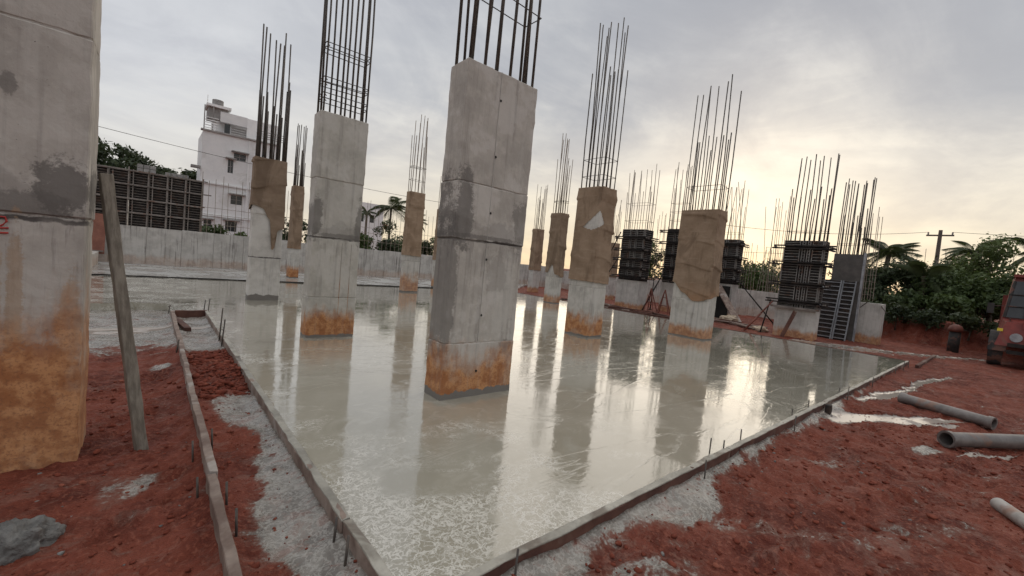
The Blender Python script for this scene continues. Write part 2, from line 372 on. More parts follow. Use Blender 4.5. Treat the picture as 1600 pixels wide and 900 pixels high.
SX0, SX1, SY0, SY1 = .90, 14.5, 1.53, 17.2
def prism(poly, z0, z1):
    n = len(poly); mb = MB()
    return mb.raw([(x, y, z0) for x, y in poly]+[(x, y, z1) for x, y in poly],
                  [tuple(reversed(range(n))), tuple(range(n, 2*n))]+[(i, (i+1) % n, n+(i+1) % n, n+i) for i in range(n)])
rng = random.Random(5)
edge = []
yy = 10.05
left_poly = [(SX0, SY0), (SX1, SY0), (SX1, SY1), (-3.2, SY1)]
for i in range(15):
    t = i/14; left_poly.append((-3.0+rng.uniform(-.1, .1)+.8*math.sin(t*3.1)*.4, SY1-.3-t*4.2))
for i in range(16):
    t = i/15; left_poly.append((-2.6+t*2.9, 11.9-1.0*t+.25*math.sin(t*9)+rng.uniform(-.1, .1)))
left_poly += [(.33, 10.09), (SX0, 10.09)]
tag(prism(left_poly, -.16, 0).build('wet_floor_slab', M['slab']), 'wet grey concrete floor slab with standing water', kind='structure')
tag(prism([(-4.0, 17.27), (14.5, 17.27), (22, 24.0), (-4.0, 24.0)], -.2, -.03).build('far_floor_slab', M['slab_far']), kind='structure')

# ------------------------------------------------------------------ ground sheet
def axis(segs):
    out = []
    for a, b2, st in segs:
        n = max(1, int(round((b2-a)/st))); out += [a+(b2-a)*i/n for i in range(n)]
    out.append(segs[-1][1]); return np.array(out)
gx = axis([(-900, -100, 100), (-100, -12, 11), (-12, -2.4, .4), (-2.4, 9.5, .03), (9.5, 13, .07), (13, 26, .2), (26, 60, 2), (60, 200, 20), (200, 900, 100)])
gy = axis([(-900, -100, 100), (-100, -10, 10), (-10, -1.6, .4), (-1.6, 5.0, .03), (5.0, 10.4, .05), (10.4, 26, .3), (26, 60, 2), (60, 200, 20), (200, 900, 100)])
GX, GY = np.meshgrid(gx, gy, indexing='ij')
def vnoise(x, y, sc, seed, octs=4):
    rs = np.random.RandomState(seed); T = rs.rand(256, 256); out = np.zeros_like(x); amp = 1; tot = 0
    for o in range(octs):
        X = x*sc+o*17.3; Y = y*sc+o*9.1
        xi = np.floor(X).astype(int); yi = np.floor(Y).astype(int); fx = X-xi; fy = Y-yi
        fx = fx*fx*(3-2*fx); fy = fy*fy*(3-2*fy)
        a = T[xi % 256, yi % 256]; b2 = T[(xi+1) % 256, yi % 256]; c = T[xi % 256, (yi+1) % 256]; d2 = T[(xi+1) % 256, (yi+1) % 256]
        out += amp*((a*(1-fx)+b2*fx)*(1-fy)+(c*(1-fx)+d2*fx)*fy); tot += amp; amp *= .5; sc *= 2.03
    return out/tot
def ss(x, lo, hi):
    t = np.clip((x-lo)/(hi-lo), 0, 1); return t*t*(3-2*t)
def blob(x, y, cx, cy, rx, ry, ang=0):
    c, s = math.cos(ang), math.sin(ang); dx = x-cx; dy = y-cy
    u = (dx*c+dy*s)/rx; v = (-dx*s+dy*c)/ry; return np.sqrt(u*u+v*v)
def terrain(X, Y):
    nb = vnoise(X, Y, .7, 1); nm = vnoise(X, Y, 4, 2, 3); nf = vnoise(X, Y, 14, 3, 3); nw = vnoise(X, Y, 1.6, 7, 3)
    rid = 1-np.abs(2*vnoise(X+.3*nb, Y, 8, 4, 3)-1)
    near = (np.abs(X) < 40)*(np.abs(Y) < 40)
    z = -.125+(nb-.5)*.07+(nm-.5)*.06
    roughn = (nf-.5)*.05+(rid-.6)*.03
    # slurry and puddles: how much cement water lies here
    wob = (nw-.5)*1.5+(nm-.5)*.9
    sl = np.zeros_like(X)
    def put(v): np.maximum(sl, v, out=sl)
    inner = ss(X, .30, .42)*ss(X, .98, .9)
    put(inner*ss(X+wob*.28, .50, .64)*ss(Y, 5.3, 4.6))
    put(inner*ss(Y+wob*.4, 6.9, 7.3)*ss(Y, 10.6, 10.4))
    put(ss(Y+wob*.7, 7.0, 7.9)*ss(X, -2.6, -2.0)*ss(X, .42, .30)*.93)
    band = np.interp(X, [.5, 1.7, 2.1, 2.6, 3.2, 3.6, 4.0, 4.4, 4.9, 5.6, 6.4, 7.2, 8, 12], [.45, .30, .10, .22, .25, .05, .05, .14, .03, .02, .08, .14, .06, .02])
    put(ss(1.5-Y+wob*.18, band+.08, band-.10)*ss(X, .6, 1.0)*ss(X, 11.5, 8)*ss(1.56-Y, -.05, 0))
    pud = np.zeros_like(X)
    for (cx, cy, rx, ry, an) in [(7.8, .86, 1.25, .15, -.55), (7.0, 1.2, .5, .10, -.3), (9.9, 1.15, 1.2, .10, -.15), (16.9, 2.9, 2.3, .50, -.85), (18.6, 1.2, 1.6, .22, -.6), (12.3, .95, 1.3, .07, -.15), (7.35, -.12, .6, .06, -.5), (-.6, 8.9, 1.2, .25, 0)]:
        c, q = math.cos(an), math.sin(an); U = X*c+Y*q; V = -X*q+Y*c
        wst = vnoise(U*1.2+cx, V*7, 1.0, 12, 4)
        pud = np.maximum(pud, ss(blob(X, Y, cx, cy, rx, ry, an)+(wst-.5)*2.6+wob*.2, 1.05, .7))
    for (cx, cy, rx, ry, an, a) in [(-.07, 3.45, .2, .13, .9, .55), (.15, 6.4, .12, .2, 0, .7), (3.4, .75, 1.1, .10, -.75, .36), (4.9, 1.05, .5, .12, -.5, .42), (-.15, 2.55, .3, .08, 0, .4), (4.2, .25, .5, .12, -.7, .26), (6.6, .42, .22, .1, -.4, .85), (2.2, 1.1, .3, .12, -.5, .5)]:
        put(ss(blob(X, Y, cx, cy, rx, ry, an)+wob*.7, 1.2, .6)*a)
    sl = np.maximum(sl, pud)
    z = z+roughn*(1-.9*sl)
    z = np.where(pud > .02, z*(1-pud)+(-.135)*pud, z)
    frs = np.random.RandomState(21)
    for k in range(46):
        fx, fy, fa = frs.uniform(1.2, 9.5), frs.uniform(-1.3, 1.1), frs.uniform(0, 6.28)
        if k < 12: fx, fy = frs.uniform(-.25, .25), frs.uniform(1.6, 6.5)
        bb = blob(X, Y, fx, fy, .15, .06, fa); z = z-.028*ss(bb, 1.05, .8)+.012*ss(np.abs(bb-1.2), .25, 0)
    for off in (0, .95):
        rr_ = np.abs(Y-(.15+off*.35-.22*(X-6)+.12*np.sin(X*.9))); z = z-.02*ss(rr_, .14, .07)*ss(X, 3.5, 4.5)+.012*ss(np.abs(rr_-.17), .06, 0)*ss(X, 3.5, 4.5)*ss(X, 14, 12)
    z = z+.014*ss(sl, .35, .65)*(1-pud)
    # spoil heap in the trench
    hp = ss(blob(X, Y, .62, 5.9, .30, 1.25), 1.15, .1)
    z = z+hp*(.10+.05*(nm-.5))*inner
    lift = np.exp(-np.abs(X-.345)/.10)*ss(Y, .5, 1.0)*ss(Y, 10.6, 10.2)*.075*ss(nw, .1, .4)+np.exp(-np.abs(1.5-Y)/.12)*ss(X, .8, 1.0)*ss(X, 14.6, 14.2)*.075+np.exp(-np.abs(X-.86)/.07)*ss(Y, .5, 1)*ss(Y, 10.2, 9.8)*.05
    z = z+lift
    # under the slab
    und = ss(X, .86, .93)*ss(X, 14.62, 14.5)*ss(Y, 1.49, 1.56)*ss(Y, 24, 23.6)
    und = np.maximum(und, ss(Y, 10.9, 12.2)*ss(Y, 24.5, 23.6)*ss(X, -3.5, -2.6)*ss(X, 14.62, 14.5))
    z = z*(1-und)+(-.22)*und
    z = z*near+(-.1)*(1-near)
    # earth bank beyond the right-hand wall
    bank = ss(X+.5*(nw-.5)+.25*(nm-.5)-.10*(Y-2), 22.9, 23.9)*ss(Y, 5.6, 4.6)*ss(X, 60, 40)
    z = z+bank*(.85+.35*(nw-.5))
    z = z+ss(X, 24.7, 25.6)*ss(Y, 4.0, 6.0)*ss(X, 60, 40)*.55*ss(Y, 60, 40)
    z = z+ss(Y, 24.4, 25.2)*ss(Y, 70, 50)*.9*ss(np.abs(X-8), 45, 30)
    return z, sl, pud, hp*inner, bank
Z, SL, PUD, HP, BK = terrain(GX, GY)
nx, ny = len(gx), len(gy)
co = np.stack([GX, GY, Z], -1).reshape(-1, 3)
I = (np.arange(nx-1)[:, None]*ny+np.arange(ny-1)[None, :]).reshape(-1)
fc = np.stack([I, I+ny, I+ny+1, I+1], -1).astype(np.int32)
me = bpy.data.meshes.new('red_soil_ground')
me.vertices.add(len(co)); me.vertices.foreach_set('co', co.ravel().astype(np.float32))
me.loops.add(fc.size); me.loops.foreach_set('vertex_index', fc.ravel())
me.polygons.add(len(fc)); me.polygons.foreach_set('loop_start', np.arange(0, fc.size, 4, dtype=np.int32)); me.polygons.foreach_set('loop_total', np.full(len(fc), 4, np.int32))
me.update(calc_edges=True)
for nm_, arr in (('slurry', SL), ('puddle', PUD)):
    at = me.attributes.new(nm_, 'FLOAT', 'POINT'); at.data.foreach_set('value', arr.ravel().astype(np.float32))
me.polygons.foreach_set('use_smooth', [True]*len(me.polygons))
def soil_mat():
    m, g, b, ob, rv, rnd = material('red_soil')
    a = g.n('ShaderNodeAttribute', attribute_name='slurry').outputs['Fac']; p = g.n('ShaderNodeAttribute', attribute_name='puddle').outputs['Fac']
    n1 = g.noise(ob, .7, 4, .6); n2 = g.noise(ob, 5, 6, .65, .4); n3 = g.noise(ob, 34, 4, .6); n4 = g.noise(ob, 110, 2, .6)
    col = g.mix(g.sm(n2, .35, .65), (.078, .0150, .0090), (.168, .039, .022))
    col = g.mix(g.mul(g.sm(n1, .38, .62), .65), col, (.215, .054, .030))
    col = g.mix(g.mul(g.sm(g.noise(ob, 1.6, 4, .6, .5), .52, .66), .55), col, (.085, .020, .013))
    col = g.mix(g.mul(g.sm(n3, .5, .66), .6), col, (.27, .085, .051))
    col = g.mix(g.mul(g.sm(n4, .58, .66), .25), col, (.055, .02, .015))
    # thin cement streaks spilled on the soil
    tn = g.sm(g.add(g.noise(g.vscale(ob, (1.3, 3, 1)), 1.2, 6, .7, .6), g.mul(n3, .12)), .63, .72)
    col = g.mix(g.mul(tn, .22), col, (.25, .17, .14))
    s = g.add(a, g.add(g.mul(g.sub(g.noise(g.vscale(ob, (1.0, 1.7, 1)), 2.6, 7, .70, 1.1), .5), 2.3), g.add(g.mul(g.sub(n3, .5), .8), g.mul(g.sub(g.noise(ob, 11, 4, .7, .5), .5), .9))))
    sm = g.sm(s, .40, .72)
    halo = g.sm(s, .05, .5)
    col = g.mix(g.mul(halo, .6), col, (.16, .085, .065))
    scol = g.mix(g.sm(n2, .35, .62), (.150, .136, .120), (.25, .233, .208))
    scol = g.mix(g.mul(g.sm(n3, .55, .70), .3), scol, (.45, .43, .40))
    scol = g.mix(g.mul(g.sm(g.noise(g.vscale(ob, (1.6, 2.6, 1)), 2.4, 6, .7, 1.0), .50, .66), .6), scol, (.22, .13, .105))
    fo = g.sm(g.m('ABSOLUTE', g.sub(g.noise(ob, 19, 4, .6, .5), .5)), .05, .015)
    scol = g.mix(g.mul(fo, .32), scol, (.50, .48, .44))
    col = g.mix(sm, col, scol)
    pm = g.sm(g.add(p, g.mul(g.sub(n2, .5), .6)), .4, .6)
    col = g.mix(pm, col, (.36, .31, .27))
    g.put(b.inputs['Base Color'], col)
    b.inputs['Specular IOR Level'].default_value = .28
    rg = g.sm(n2, .35, .7, .92, .66)
    rg = g.add(g.mul(rg, g.sub(1.0, sm)), g.mul(sm, g.sm(n3, .4, .6, .10, .32)))
    rg = g.add(g.mul(rg, g.sub(1.0, pm)), g.mul(pm, .06))
    g.put(b.inputs['Roughness'], rg)
    h = g.add(n2, g.add(g.mul(n3, .5), g.mul(n4, .2)))
    h = g.mul(h, g.sub(1.0, g.mul(p, .95)))
    h = g.mul(h, g.sub(1.0, g.mul(a, .90)))
    g.put(b.inputs['Normal'], g.bump(h, 1.0, .045))
    return m
M['soil'] = soil_mat(); me.materials.append(M['soil'])
tag(link('red_soil_ground', me), 'red clay ground with spilled cement slurry', kind='structure')

def ground_z(x, y):
    return float(terrain(np.array([[x]], float), np.array([[y]], float))[0][0, 0])

# loose clods
rng = random.Random(11); rs = np.random.RandomState(3)
ico = bmesh.new(); bmesh.ops.create_icosphere(ico, subdivisions=1, radius=1); IV = np.array([v.co[:] for v in ico.verts]); IF = np.array([[v.index for v in f.verts] for f in ico.faces]); ico.free()
def scatter(name, n, region, smin, smax, mat, label, flat=.6, seed=1, avoid=True):
    rs = np.random.RandomState(seed)
    X = []; Y = []
    while len(X) < n:
        x = rs.uniform(*region[0]); y = rs.uniform(*region[1])
        if avoid and (.86 < x < 14.6 and y > 1.46): continue
        if avoid and -1.4 < x < -.3 and 3.95 < y < 4.55: continue
        if avoid and .30 < x < .42 and y > 1: continue
        X.append(x); Y.append(y)
    X = np.array(X); Y = np.array(Y); z, sl, pd, hp, bk = terrain(X[:, None], Y[:, None])
    z = z[:, 0]; sl = sl[:, 0]
    s = smin*(smax/smin)**(rs.rand(n)**2.2)
    s *= np.where(sl > .5, .45, 1)
    V = []; 
    for i in range(n):
        k = IV*(1+rs.uniform(-.35, .35, (len(IV), 1)))*s[i]*np.array([rs.uniform(.8, 1.5), rs.uniform(.8, 1.3), flat*rs.uniform(.7, 1.2)])
        a = rs.uniform(0, 6.28); c, q = math.cos(a), math.sin(a)
        k = np.stack([k[:, 0]*c-k[:, 1]*q, k[:, 0]*q+k[:, 1]*c, k[:, 2]], -1)+np.array([X[i], Y[i], z[i]+s[i]*.12])
        V.append(k)
    V = np.concatenate(V); F = (IF[None]+(np.arange(n)*len(IV))[:, None, None]).reshape(-1, 3)
    me = bpy.data.meshes.new(name); me.from_pydata(V.tolist(), [], F.tolist()); me.materials.append(mat)
    me.polygons.foreach_set('use_smooth', [True]*len(me.polygons))
    return tag(link(name, me), label, 'soil clods' if 'clod' in name else 'crumbs', kind='stuff')
clod_mat = simple('clod_soil', (.12, .028, .017), (.22, .058, .036), 9, .92, .4, .01, c3=(.27, .09, .058), spec=.2)
scatter('soil_clods', 6800, ((-1.6, 8.0), (-1.2, 6.0)), .004, .026, clod_mat, 'loose red soil clods scattered over the ground', seed=4)
scatter('trench_clods', 700, ((.43, .84), (4.9, 7.0)), .012, .045, clod_mat, 'loose red soil clods heaped in the trench', seed=8, avoid=False)
scatter('cement_crumbs', 160, ((-.5, 5.5), (.2, 4.2)), .005, .018, M['mortar'], 'grey cement crumbs dropped on the red soil', seed=9)

# ------------------------------------------------------------------ rebar, ties, burlap
def ring(x0, y0, x1, y1, z, r, tilt=0, hook=True):
    p = [(x0, y0, z), (x1, y0, z+tilt), (x1, y1, z+tilt), (x0, y1, z), (x0, y0, z)]
    mb = MB()
    for a, b2 in zip(p[:-1], p[1:]): mb.tube([a, b2], r, 5)
    if hook: mb.tube([(x0, y0, z), (x0+.06, y0+.05, z-.03)], r, 5)
    return mb
def cage(parent, w, dp, z0, ztall, zshort, nx, nyy, r, mat, ties=(), seed=0, splay=.03, cover=.045, lap=.4, twin=False, tie_r=.006):
    """vertical bars standing out of a column head, each a part"""
    rng = random.Random(seed)
    pts = []
    for i in range(nx):
        f = i/(nx-1) if nx > 1 else .5
        pts += [(cover+f*(w-2*cover), cover), (cover+f*(w-2*cover), dp-cover)]
    for j in range(1, nyy-1):
        f = j/(nyy-1); pts += [(cover, cover+f*(dp-2*cover)), (w-cover, cover+f*(dp-2*cover))]
    for i, (x, y) in enumerate(pts):
        tall = (i % 2 == 0) if lap else True
        zt = (ztall if rng.random() < .62 else zshort)+rng.uniform(-.28, .1)*(ztall-z0)*.35
        x += rng.uniform(-.012, .012); y += rng.uniform(-.012, .012)
        ox, oy = rng.gauss(0, splay)*(zt-z0)/3, rng.gauss(0, splay)*(zt-z0)/3
        bx, by = rng.gauss(0, .012), rng.gauss(0, .012)
        pl = [(x, y, z0-.05), (x+ox*.25+bx, y+oy*.25+by, z0+(zt-z0)*.4), (x+ox, y+oy, zt)]
        MB().tube(pl, r*rng.uniform(.9, 1.1), 6).build('rebar', mat, parent, True)
        if twin and rng.random() < .7:
            zz = z0+(zshort-z0)*rng.uniform(.55, .95); q = 1.9*r
            MB().tube([(x+q, y, z0-.05), (x+q+ox*.5, y+oy*.5, zz)], r*.95, 6).build('rebar', mat, parent, True)
    for k, t in enumerate(ties):
        a = cover-.012
        ring(a, a, w-a, dp-a, t, tie_r, rng.uniform(-.03, .03)).build('tie_ring', M['wire'], parent)
def fold(u, z, seed):
    a = mnoise.noise(Vector((u*1.1+seed*5.1, z*.9, seed*1.7)))
    sag = .10*math.sin(u*2.6+seed*1.3)+.07*mnoise.noise(Vector((u*1.7, z*.6, seed)))
    k = (z+sag)*1.55+seed*.37; tier = math.floor(k); f = k-tier
    am = .5+1.3*mnoise.noise(Vector((u*1.4+tier*3.7, tier*1.9, seed)))
    lip = max(0, am)*.046*(1-f)**4*min(1, f*26)
    k2 = (z*.8+.55*u+.2*math.sin(u*3+seed))*2.1+seed; t2 = math.floor(k2); f2 = k2-t2
    am2 = mnoise.noise(Vector((u*1.2+t2*2.3, t2*5.1, seed+4)))-.12
    d2 = max(0, am2)*.06*math.sin(f2*math.pi)**9
    return lip+d2+.006*(a+.5)
def burlap(parent, w, dp, ztop, hem, seed=0, hole=None, top_dip=0, res=.021):
    """hessian wrapped round a column; hem = [(perimeter metre, height)...] starting at the front-left corner along the front, right, back, left"""
    per = 2*(w+dp); nu = max(28, int(per/res)); nv = max(20, int((ztop-min(h for _, h in hem))/res))
    hem = sorted(hem)
    def hz(s):
        s %= per; pr = hem[-1]
        for a, b2 in zip([(hem[-1][0]-per, hem[-1][1])]+hem, hem+[(hem[0][0]+per, hem[0][1])]):
            if a[0] <= s <= b2[0]:
                t = (s-a[0])/max(1e-6, b2[0]-a[0]); t = t*t*(3-2*t); return a[1]*(1-t)+b2[1]*t
        return hem[0][1]
    def pos(s, off):
        s %= per
        cr = .03
        if s < w: p = (s, 0); n = (0, -1)
        elif s < w+dp: p = (w, s-w); n = (1, 0)
        elif s < 2*w+dp: p = (w-(s-w-dp), dp); n = (0, 1)
        else: p = (0, dp-(s-2*w-dp)); n = (-1, 0)
        # blend normals near corners
        for cs, cn in ((0, (-.7, -.7)), (w, (.7, -.7)), (w+dp, (.7, .7)), (2*w+dp, (-.7, .7)), (per, (-.7, -.7))):
            t = max(0, 1-abs(s-cs)/.05)
            n = (n[0]*(1-t)+cn[0]*1.3*t, n[1]*(1-t)+cn[1]*1.3*t)
        return p[0]+n[0]*off, p[1]+n[1]*off
    vs = []; fs = []
    for j in range(nv+1):
        t = j/nv
        for i in range(nu):
            s = i/nu*per; h = hz(s)+.02*mnoise.noise(Vector((s*6, seed, 3))); zt = ztop+.012-top_dip*max(0, mnoise.noise(Vector((s*3+seed, 1, seed))))
            z = h+(zt-h)*t
            off = .006+fold(s, z, seed)*(1 if .03 < t < .97 else .6)+(.02*(1-t)**4)
            x, y = pos(s, off); vs.append((x, y, z))
    for j in range(nv):
        for i in range(nu):
            i2 = (i+1) % nu
            if hole:
                s = (((i+.5)/nu*per-hole[0]) % per)/hole[1]; z = (vs[j*nu+i][2]+vs[(j+1)*nu+i][2])/2
                if s < 1 and hole[2]+.09*s-.10*math.sin(s*math.pi) < z < hole[2]+(.36*s/.72 if s < .72 else .36-.27*(s-.72)/.28): continue
            fs.append((j*nu+i, j*nu+i2, (j+1)*nu+i2, (j+1)*nu+i))
    # folded-in top
    b0 = len(vs)
    for i in range(nu):
        x, y, z = vs[nv*nu+i]; vs.append((x+(w/2-x)*.35, y+(dp/2-y)*.35, ztop+.016))
    for i in range(nu):
        i2 = (i+1) % nu; fs.append((nv*nu+i, nv*nu+i2, b0+i2, b0+i))
    return MB().raw(vs, fs).build('burlap_wrap', M['burlap'], parent, True)
def column(label, loc, w, dp, lifts, mat, group='concrete columns standing in the slab', worn=True, seed=0):
    t = thing('concrete_column', label, 'column', loc, 0, group)
    for i, (a, b2) in enumerate(zip(lifts[:-1], lifts[1:])):
        q = .0035*((i*7+seed) % 3)
        bm = worn_box((q, q, a-(.1 if i == 0 else 0)), (w-q, dp-q, b2-.006), .06 if worn else 0, .005, seed+i, .009)
        bm_obj('concrete_lift', bm, mat, t)
    MB().box((.012, .012, 0), (w-.012, dp-.012, lifts[-1]-.05)).build('concrete_core', mat, t)
    return t

# ---- near column at the left edge
cn = column('thick bare concrete column standing in red soil, cut off by the left edge', (-1.42, 4.0, -.14), 1.10, .50, [-.1, 1.66, 2.82, 4.6], M['con_near'], seed=2)
MB().box((.655, -.002, .0), (.660, .01, 1.655)).build('form_seam', M['con_near'], cn)
MB().box((.60, -.003, 1.68), (.605, .01, 4.5)).build('form_seam', M['con_near'], cn)
# red painted mark: a looped 2 with a bar under it
mk = MB()
mk.tube([(.70, -.004, 1.60), (.715, -.004, 1.625), (.745, -.004, 1.625), (.752, -.004, 1.60), (.735, -.004, 1.575), (.705, -.004, 1.555), (.76, -.004, 1.56)], .006, 5)
mk.tube([(.69, -.004, 1.525), (.76, -.004, 1.53)], .006, 5)
mk.build('paint_mark', M['red_paint'], cn)
for hx, hz in [(.79, 3.02), (.66, 2.55)]:
    MB().tube([(hx, -.002, hz), (hx, .01, hz)], .011, 10).build('tie_hole', M['black'], cn)

# ---- big centre column
cc = column('tall bare two-tone concrete column in the centre, orange clay band at its foot', (2.34, 3.72, 0), .96, .34, [0, .60, 1.70, 2.29, 3.5], M['con_center'], seed=1)
for hz in (3.2, 2.61, 2.01, 1.51, .90, .28):
    mb = MB().tube([(.44, -.004, hz), (.44, .01, hz)], .013, 12); mb.build('tie_hole', M['black'], cc)
MB().box((.425, -.0035, .61), (.429, .01, 1.69)).box((.425, -.0035, 1.72), (.429, .01, 3.49)).build('form_seam', M['con_far'], cc)
cage(cc, .96, .34, 3.5, 6.9, 6.5, 6, 3, .0155, M['rebar'], (4.30,), 3, .02, tie_r=.006)
# ---- second column
c2 = column('bare grey concrete column left of the centre one, rough joint at mid height', (1.93, 7.17, 0), .76, .33, [0, .66, 1.62, 2.55, 3.58], M['con_second'], seed=3)
for fx in (.47, .62): MB().box((fx, -.003, .02), (fx+.005, .01, 1.55)).build('form_seam', M['con_near'], c2)
cage(c2, .76, .33, 3.58, 7.6, 7.0, 5, 3, .0155, M['rebar'], (3.78, 3.86, 4.02, 4.10, 4.55, 4.62), 7, .012, twin=False, tie_r=.007)
# ---- wrapped and half-wrapped columns
GRP = 'concrete columns standing in the slab'
ca = column('pale concrete column half wrapped in brown burlap that trails a torn tail', (1.84, 11.92, 0), .68, .32, [0, 1.05, 2.1, 3.44], M['con_plain'], seed=4)
burlap(ca, .68, .32, 3.44, [(0, 2.3), (.2, 2.25), (.36, 2.0), (.45, 1.25), (.50, 1.3), (.56, 1.75), (.68, 1.8), (1.0, 1.8), (1.7, 2.2)], 2, top_dip=.12)
cage(ca, .68, .32, 3.44, 6.5, 5.3, 5, 3, .017, M['rebar'], (3.95, 4.05), 12, .03, twin=True)
cb = column('wrapped column far behind, between the two bare columns', (7.40, 15.0, 0), .62, .34, [0, 1.2, 3.82], M['con_pale'], seed=5, worn=False)
burlap(cb, .62, .34, 3.82, [(0, 1.42), (.6, 1.40), (1.3, 1.42)], 5, res=.05)
cage(cb, .62, .34, 3.82, 6.65, 5.9, 5, 3, .013, M['rebar_rust'], (4.3, 4.75, 4.8), 5, .05)
c5 = column('column wrapped in sagging burlap with a torn gap, just right of the centre one', (7.47, 6.02, 0), .52, .68, [0, 1.12, 3.35], M['con_wrap'], seed=6)
burlap(c5, .52, .68, 3.35, [(0, 1.25), (.5, 1.22), (1.2, 1.3), (1.9, 1.26)], 9, hole=(1.98, .60, 2.47), top_dip=.16)
MB().box((-.007, -.007, 2.30), (.16, .5, 2.92)).build('bare_patch', M['con_plain'], c5)
cage(c5, .52, .68, 3.35, 7.2, 6.2, 4, 6, .0125, M['rebar'], (3.62, 4.0), 15, .025)
c6 = column('broad column wrapped in burlap whose lower edge sags, nearest on the right', (10.79, 4.96, 0), .50, .98, [0, 1.0, 3.32], M['con_broad'], seed=7)
burlap(c6, .50, .98, 3.32, [(0, 1.06), (.5, 1.15), (1.0, 1.3), (1.98, 1.42), (2.3, 1.15), (2.6, .96), (2.85, 1.0)], 14)
cage(c6, .50, .98, 3.32, 6.7, 5.3, 3, 7, .0145, M['rebar'], (3.95,), 21, .03)
c7 = column('wrapped column near the far slab edge, in front of a shorter wrapped one', (12.75, 12.2, 0), .40, .60, [0, 1.1, 3.72], M['con_broad'], seed=8, worn=False)
burlap(c7, .40, .60, 3.72, [(0, 1.2), (.3, 1.1), (1.0, 1.3), (1.5, 1.25), (1.75, 1.6), (1.95, 1.2)], 4, res=.05)
cage(c7, .40, .60, 3.72, 7.0, 6.0, 3, 5, .014, M['rebar_rust'], (4.2, 4.24), 31, .04)
c8 = column('most distant wrapped column, showing left behind the far pair', (17.4, 18.5, -.1), .55, .42, [0, 1.1, 3.75], M['con_far'], seed=9, worn=False)
burlap(c8, .55, .42, 3.75, [(0, 1.3), (.9, 1.3)], 6, res=.06)
cage(c8, .55, .42, 3.75, 6.4, 5.6, 4, 4, .014, M['rebar_rust'], (), 41, .05)
c9 = column('slim wrapped column with ochre foot, seen between the two left columns', (4.55, 19.9, -.03), .36, .55, [0, 1.0, 3.9], M['con_wrap'], seed=10, worn=False)
burlap(c9, .36, .55, 3.9, [(0, 1.25), (.5, 1.25)], 7, res=.06)
cage(c9, .36, .55, 3.9, 6.5, 5.6, 3, 4, .016, M['rebar'], (), 51, .03, twin=True)
c10 = column('ochre wrapped column almost hidden behind the big centre column', (10.35, 17.6, 0), .55, .5, [0, 1.0, 3.7], M['con_wrap'], seed=11, worn=False)
burlap(c10, .55, .5, 3.7, [(0, 1.3), (.5, 1.3)], 8, res=.06)
cage(c10, .55, .5, 3.7, 5.4, 5.0, 4, 3, .013, M['rebar_rust'], (), 61, .05)
c11 = column('dark wrapped column behind the far formwork and its braces', (20.6, 15.3, -.12), .55, .75, [0, 1.2, 3.35], M['con_far'], seed=12, worn=False)
burlap(c11, .55, .75, 3.35, [(0, 1.35), (.5, 1.35)], 10, res=.06)
cage(c11, .55, .75, 3.35, 5.9, 5.2, 4, 4, .013, M['rebar_rust'], (), 71, .06)

# ------------------------------------------------------------------ columns still in steel formwork
def panel_mesh(wd, ht, nrib, mrib=.022, depth=.05):
    """framed steel form panel in the local YZ plane, ribs towards -X"""
    mb = MB(); e = mrib
    for a, b2 in (((-depth, 0, 0), (0, e, ht)), ((-depth, wd-e, 0), (0, wd, ht)), ((-depth, e, 0), (0, wd-e, e)), ((-depth, e, ht-e), (0, wd-e, ht))): mb.box(a, b2)
    for k in range(1, nrib+1):
        z = ht*k/(nrib+1); mb.box((-depth*.8, e, z-e*.4), (0, wd-e, z+e*.4))
    return mb
def formwork(label, loc, w, dp, ped, z1, levels, split, cage_args, seed=0, over=.30, pmat='con_far'):
    t = thing('formwork_column', label, 'formwork', loc, 0, 'columns cased in steel formwork')
    MB().box((0, 0, -.1), (w, dp, ped)).build('pedestal', M[pmat], t)
    MB().box((.03, .03, ped), (w-.03, dp-.03, z1-.02)).build('form_sheet', M['steel_dark'], t)
    zs = [ped+.02]+list(levels)+[z1]
    for a, b2 in zip(zs[:-1], zs[1:]):
        if b2-a < .15: continue
        ys = [.0]+[f*dp for f in split]+[dp]
        for y0, y1 in zip(ys[:-1], ys[1:]):
            panel_mesh(y1-y0-.05, b2-a-.05, max(2, int((b2-a)/.11))).build('form_panel', M['steel_rib'], t, loc=(.03, y0+.025, a+.025))
        o = panel_mesh(w-.06, b2-a-.05, max(2, int((b2-a)/.11))).build('form_panel', M['steel_rib'], t, loc=(.03, .03, a+.025))
        o.rotation_euler = (0, 0, R(90)); o.location = (w-.03, .03, a+.025)
    rng = random.Random(seed)
    for z in levels:
        q = rng.uniform(-.03, .03)
        for dz in (-.045, .045):
            MB().box((-.13, -over+q, z+dz-.022), (-.06, dp+over+q+rng.uniform(-.06, .06), z+dz+.022)).build('clamp_bar', M['steel_dark'], t)
            MB().box((-over-q, -.13, z+dz-.02), (w+over, -.06, z+dz+.02)).build('clamp_bar', M['steel_dark'], t)
        for yy in (-over*.75, dp+over*.75): MB().tube([(-.20, yy, z), (.05, yy, z)], .022, 6).build('clamp_bolt', M['rib_brown'], t)
    cage(t, w, dp, z1, *cage_args)
    return t
F1 = formwork('formwork-cased column on a bare pedestal, nearest and largest of its kind', (16.65, 4.1, -.12), .50, 1.18, 1.0, 3.32, (1.22, 1.82, 2.52, 3.07), (.30, .42, .55), (6.1, 5.0, 3, 9, .016, M['rebar'], (3.62,), 5, .015), 1)
MB().beam((-.20, .52, .92), (-.42, .76, .02), .07, .10).build('timber_strut', M['wood_red'], F1)
MB().box((-.16, -.12, .98), (-.02, 1.30, 1.05)).build('ledger', M['rib_brown'], F1)
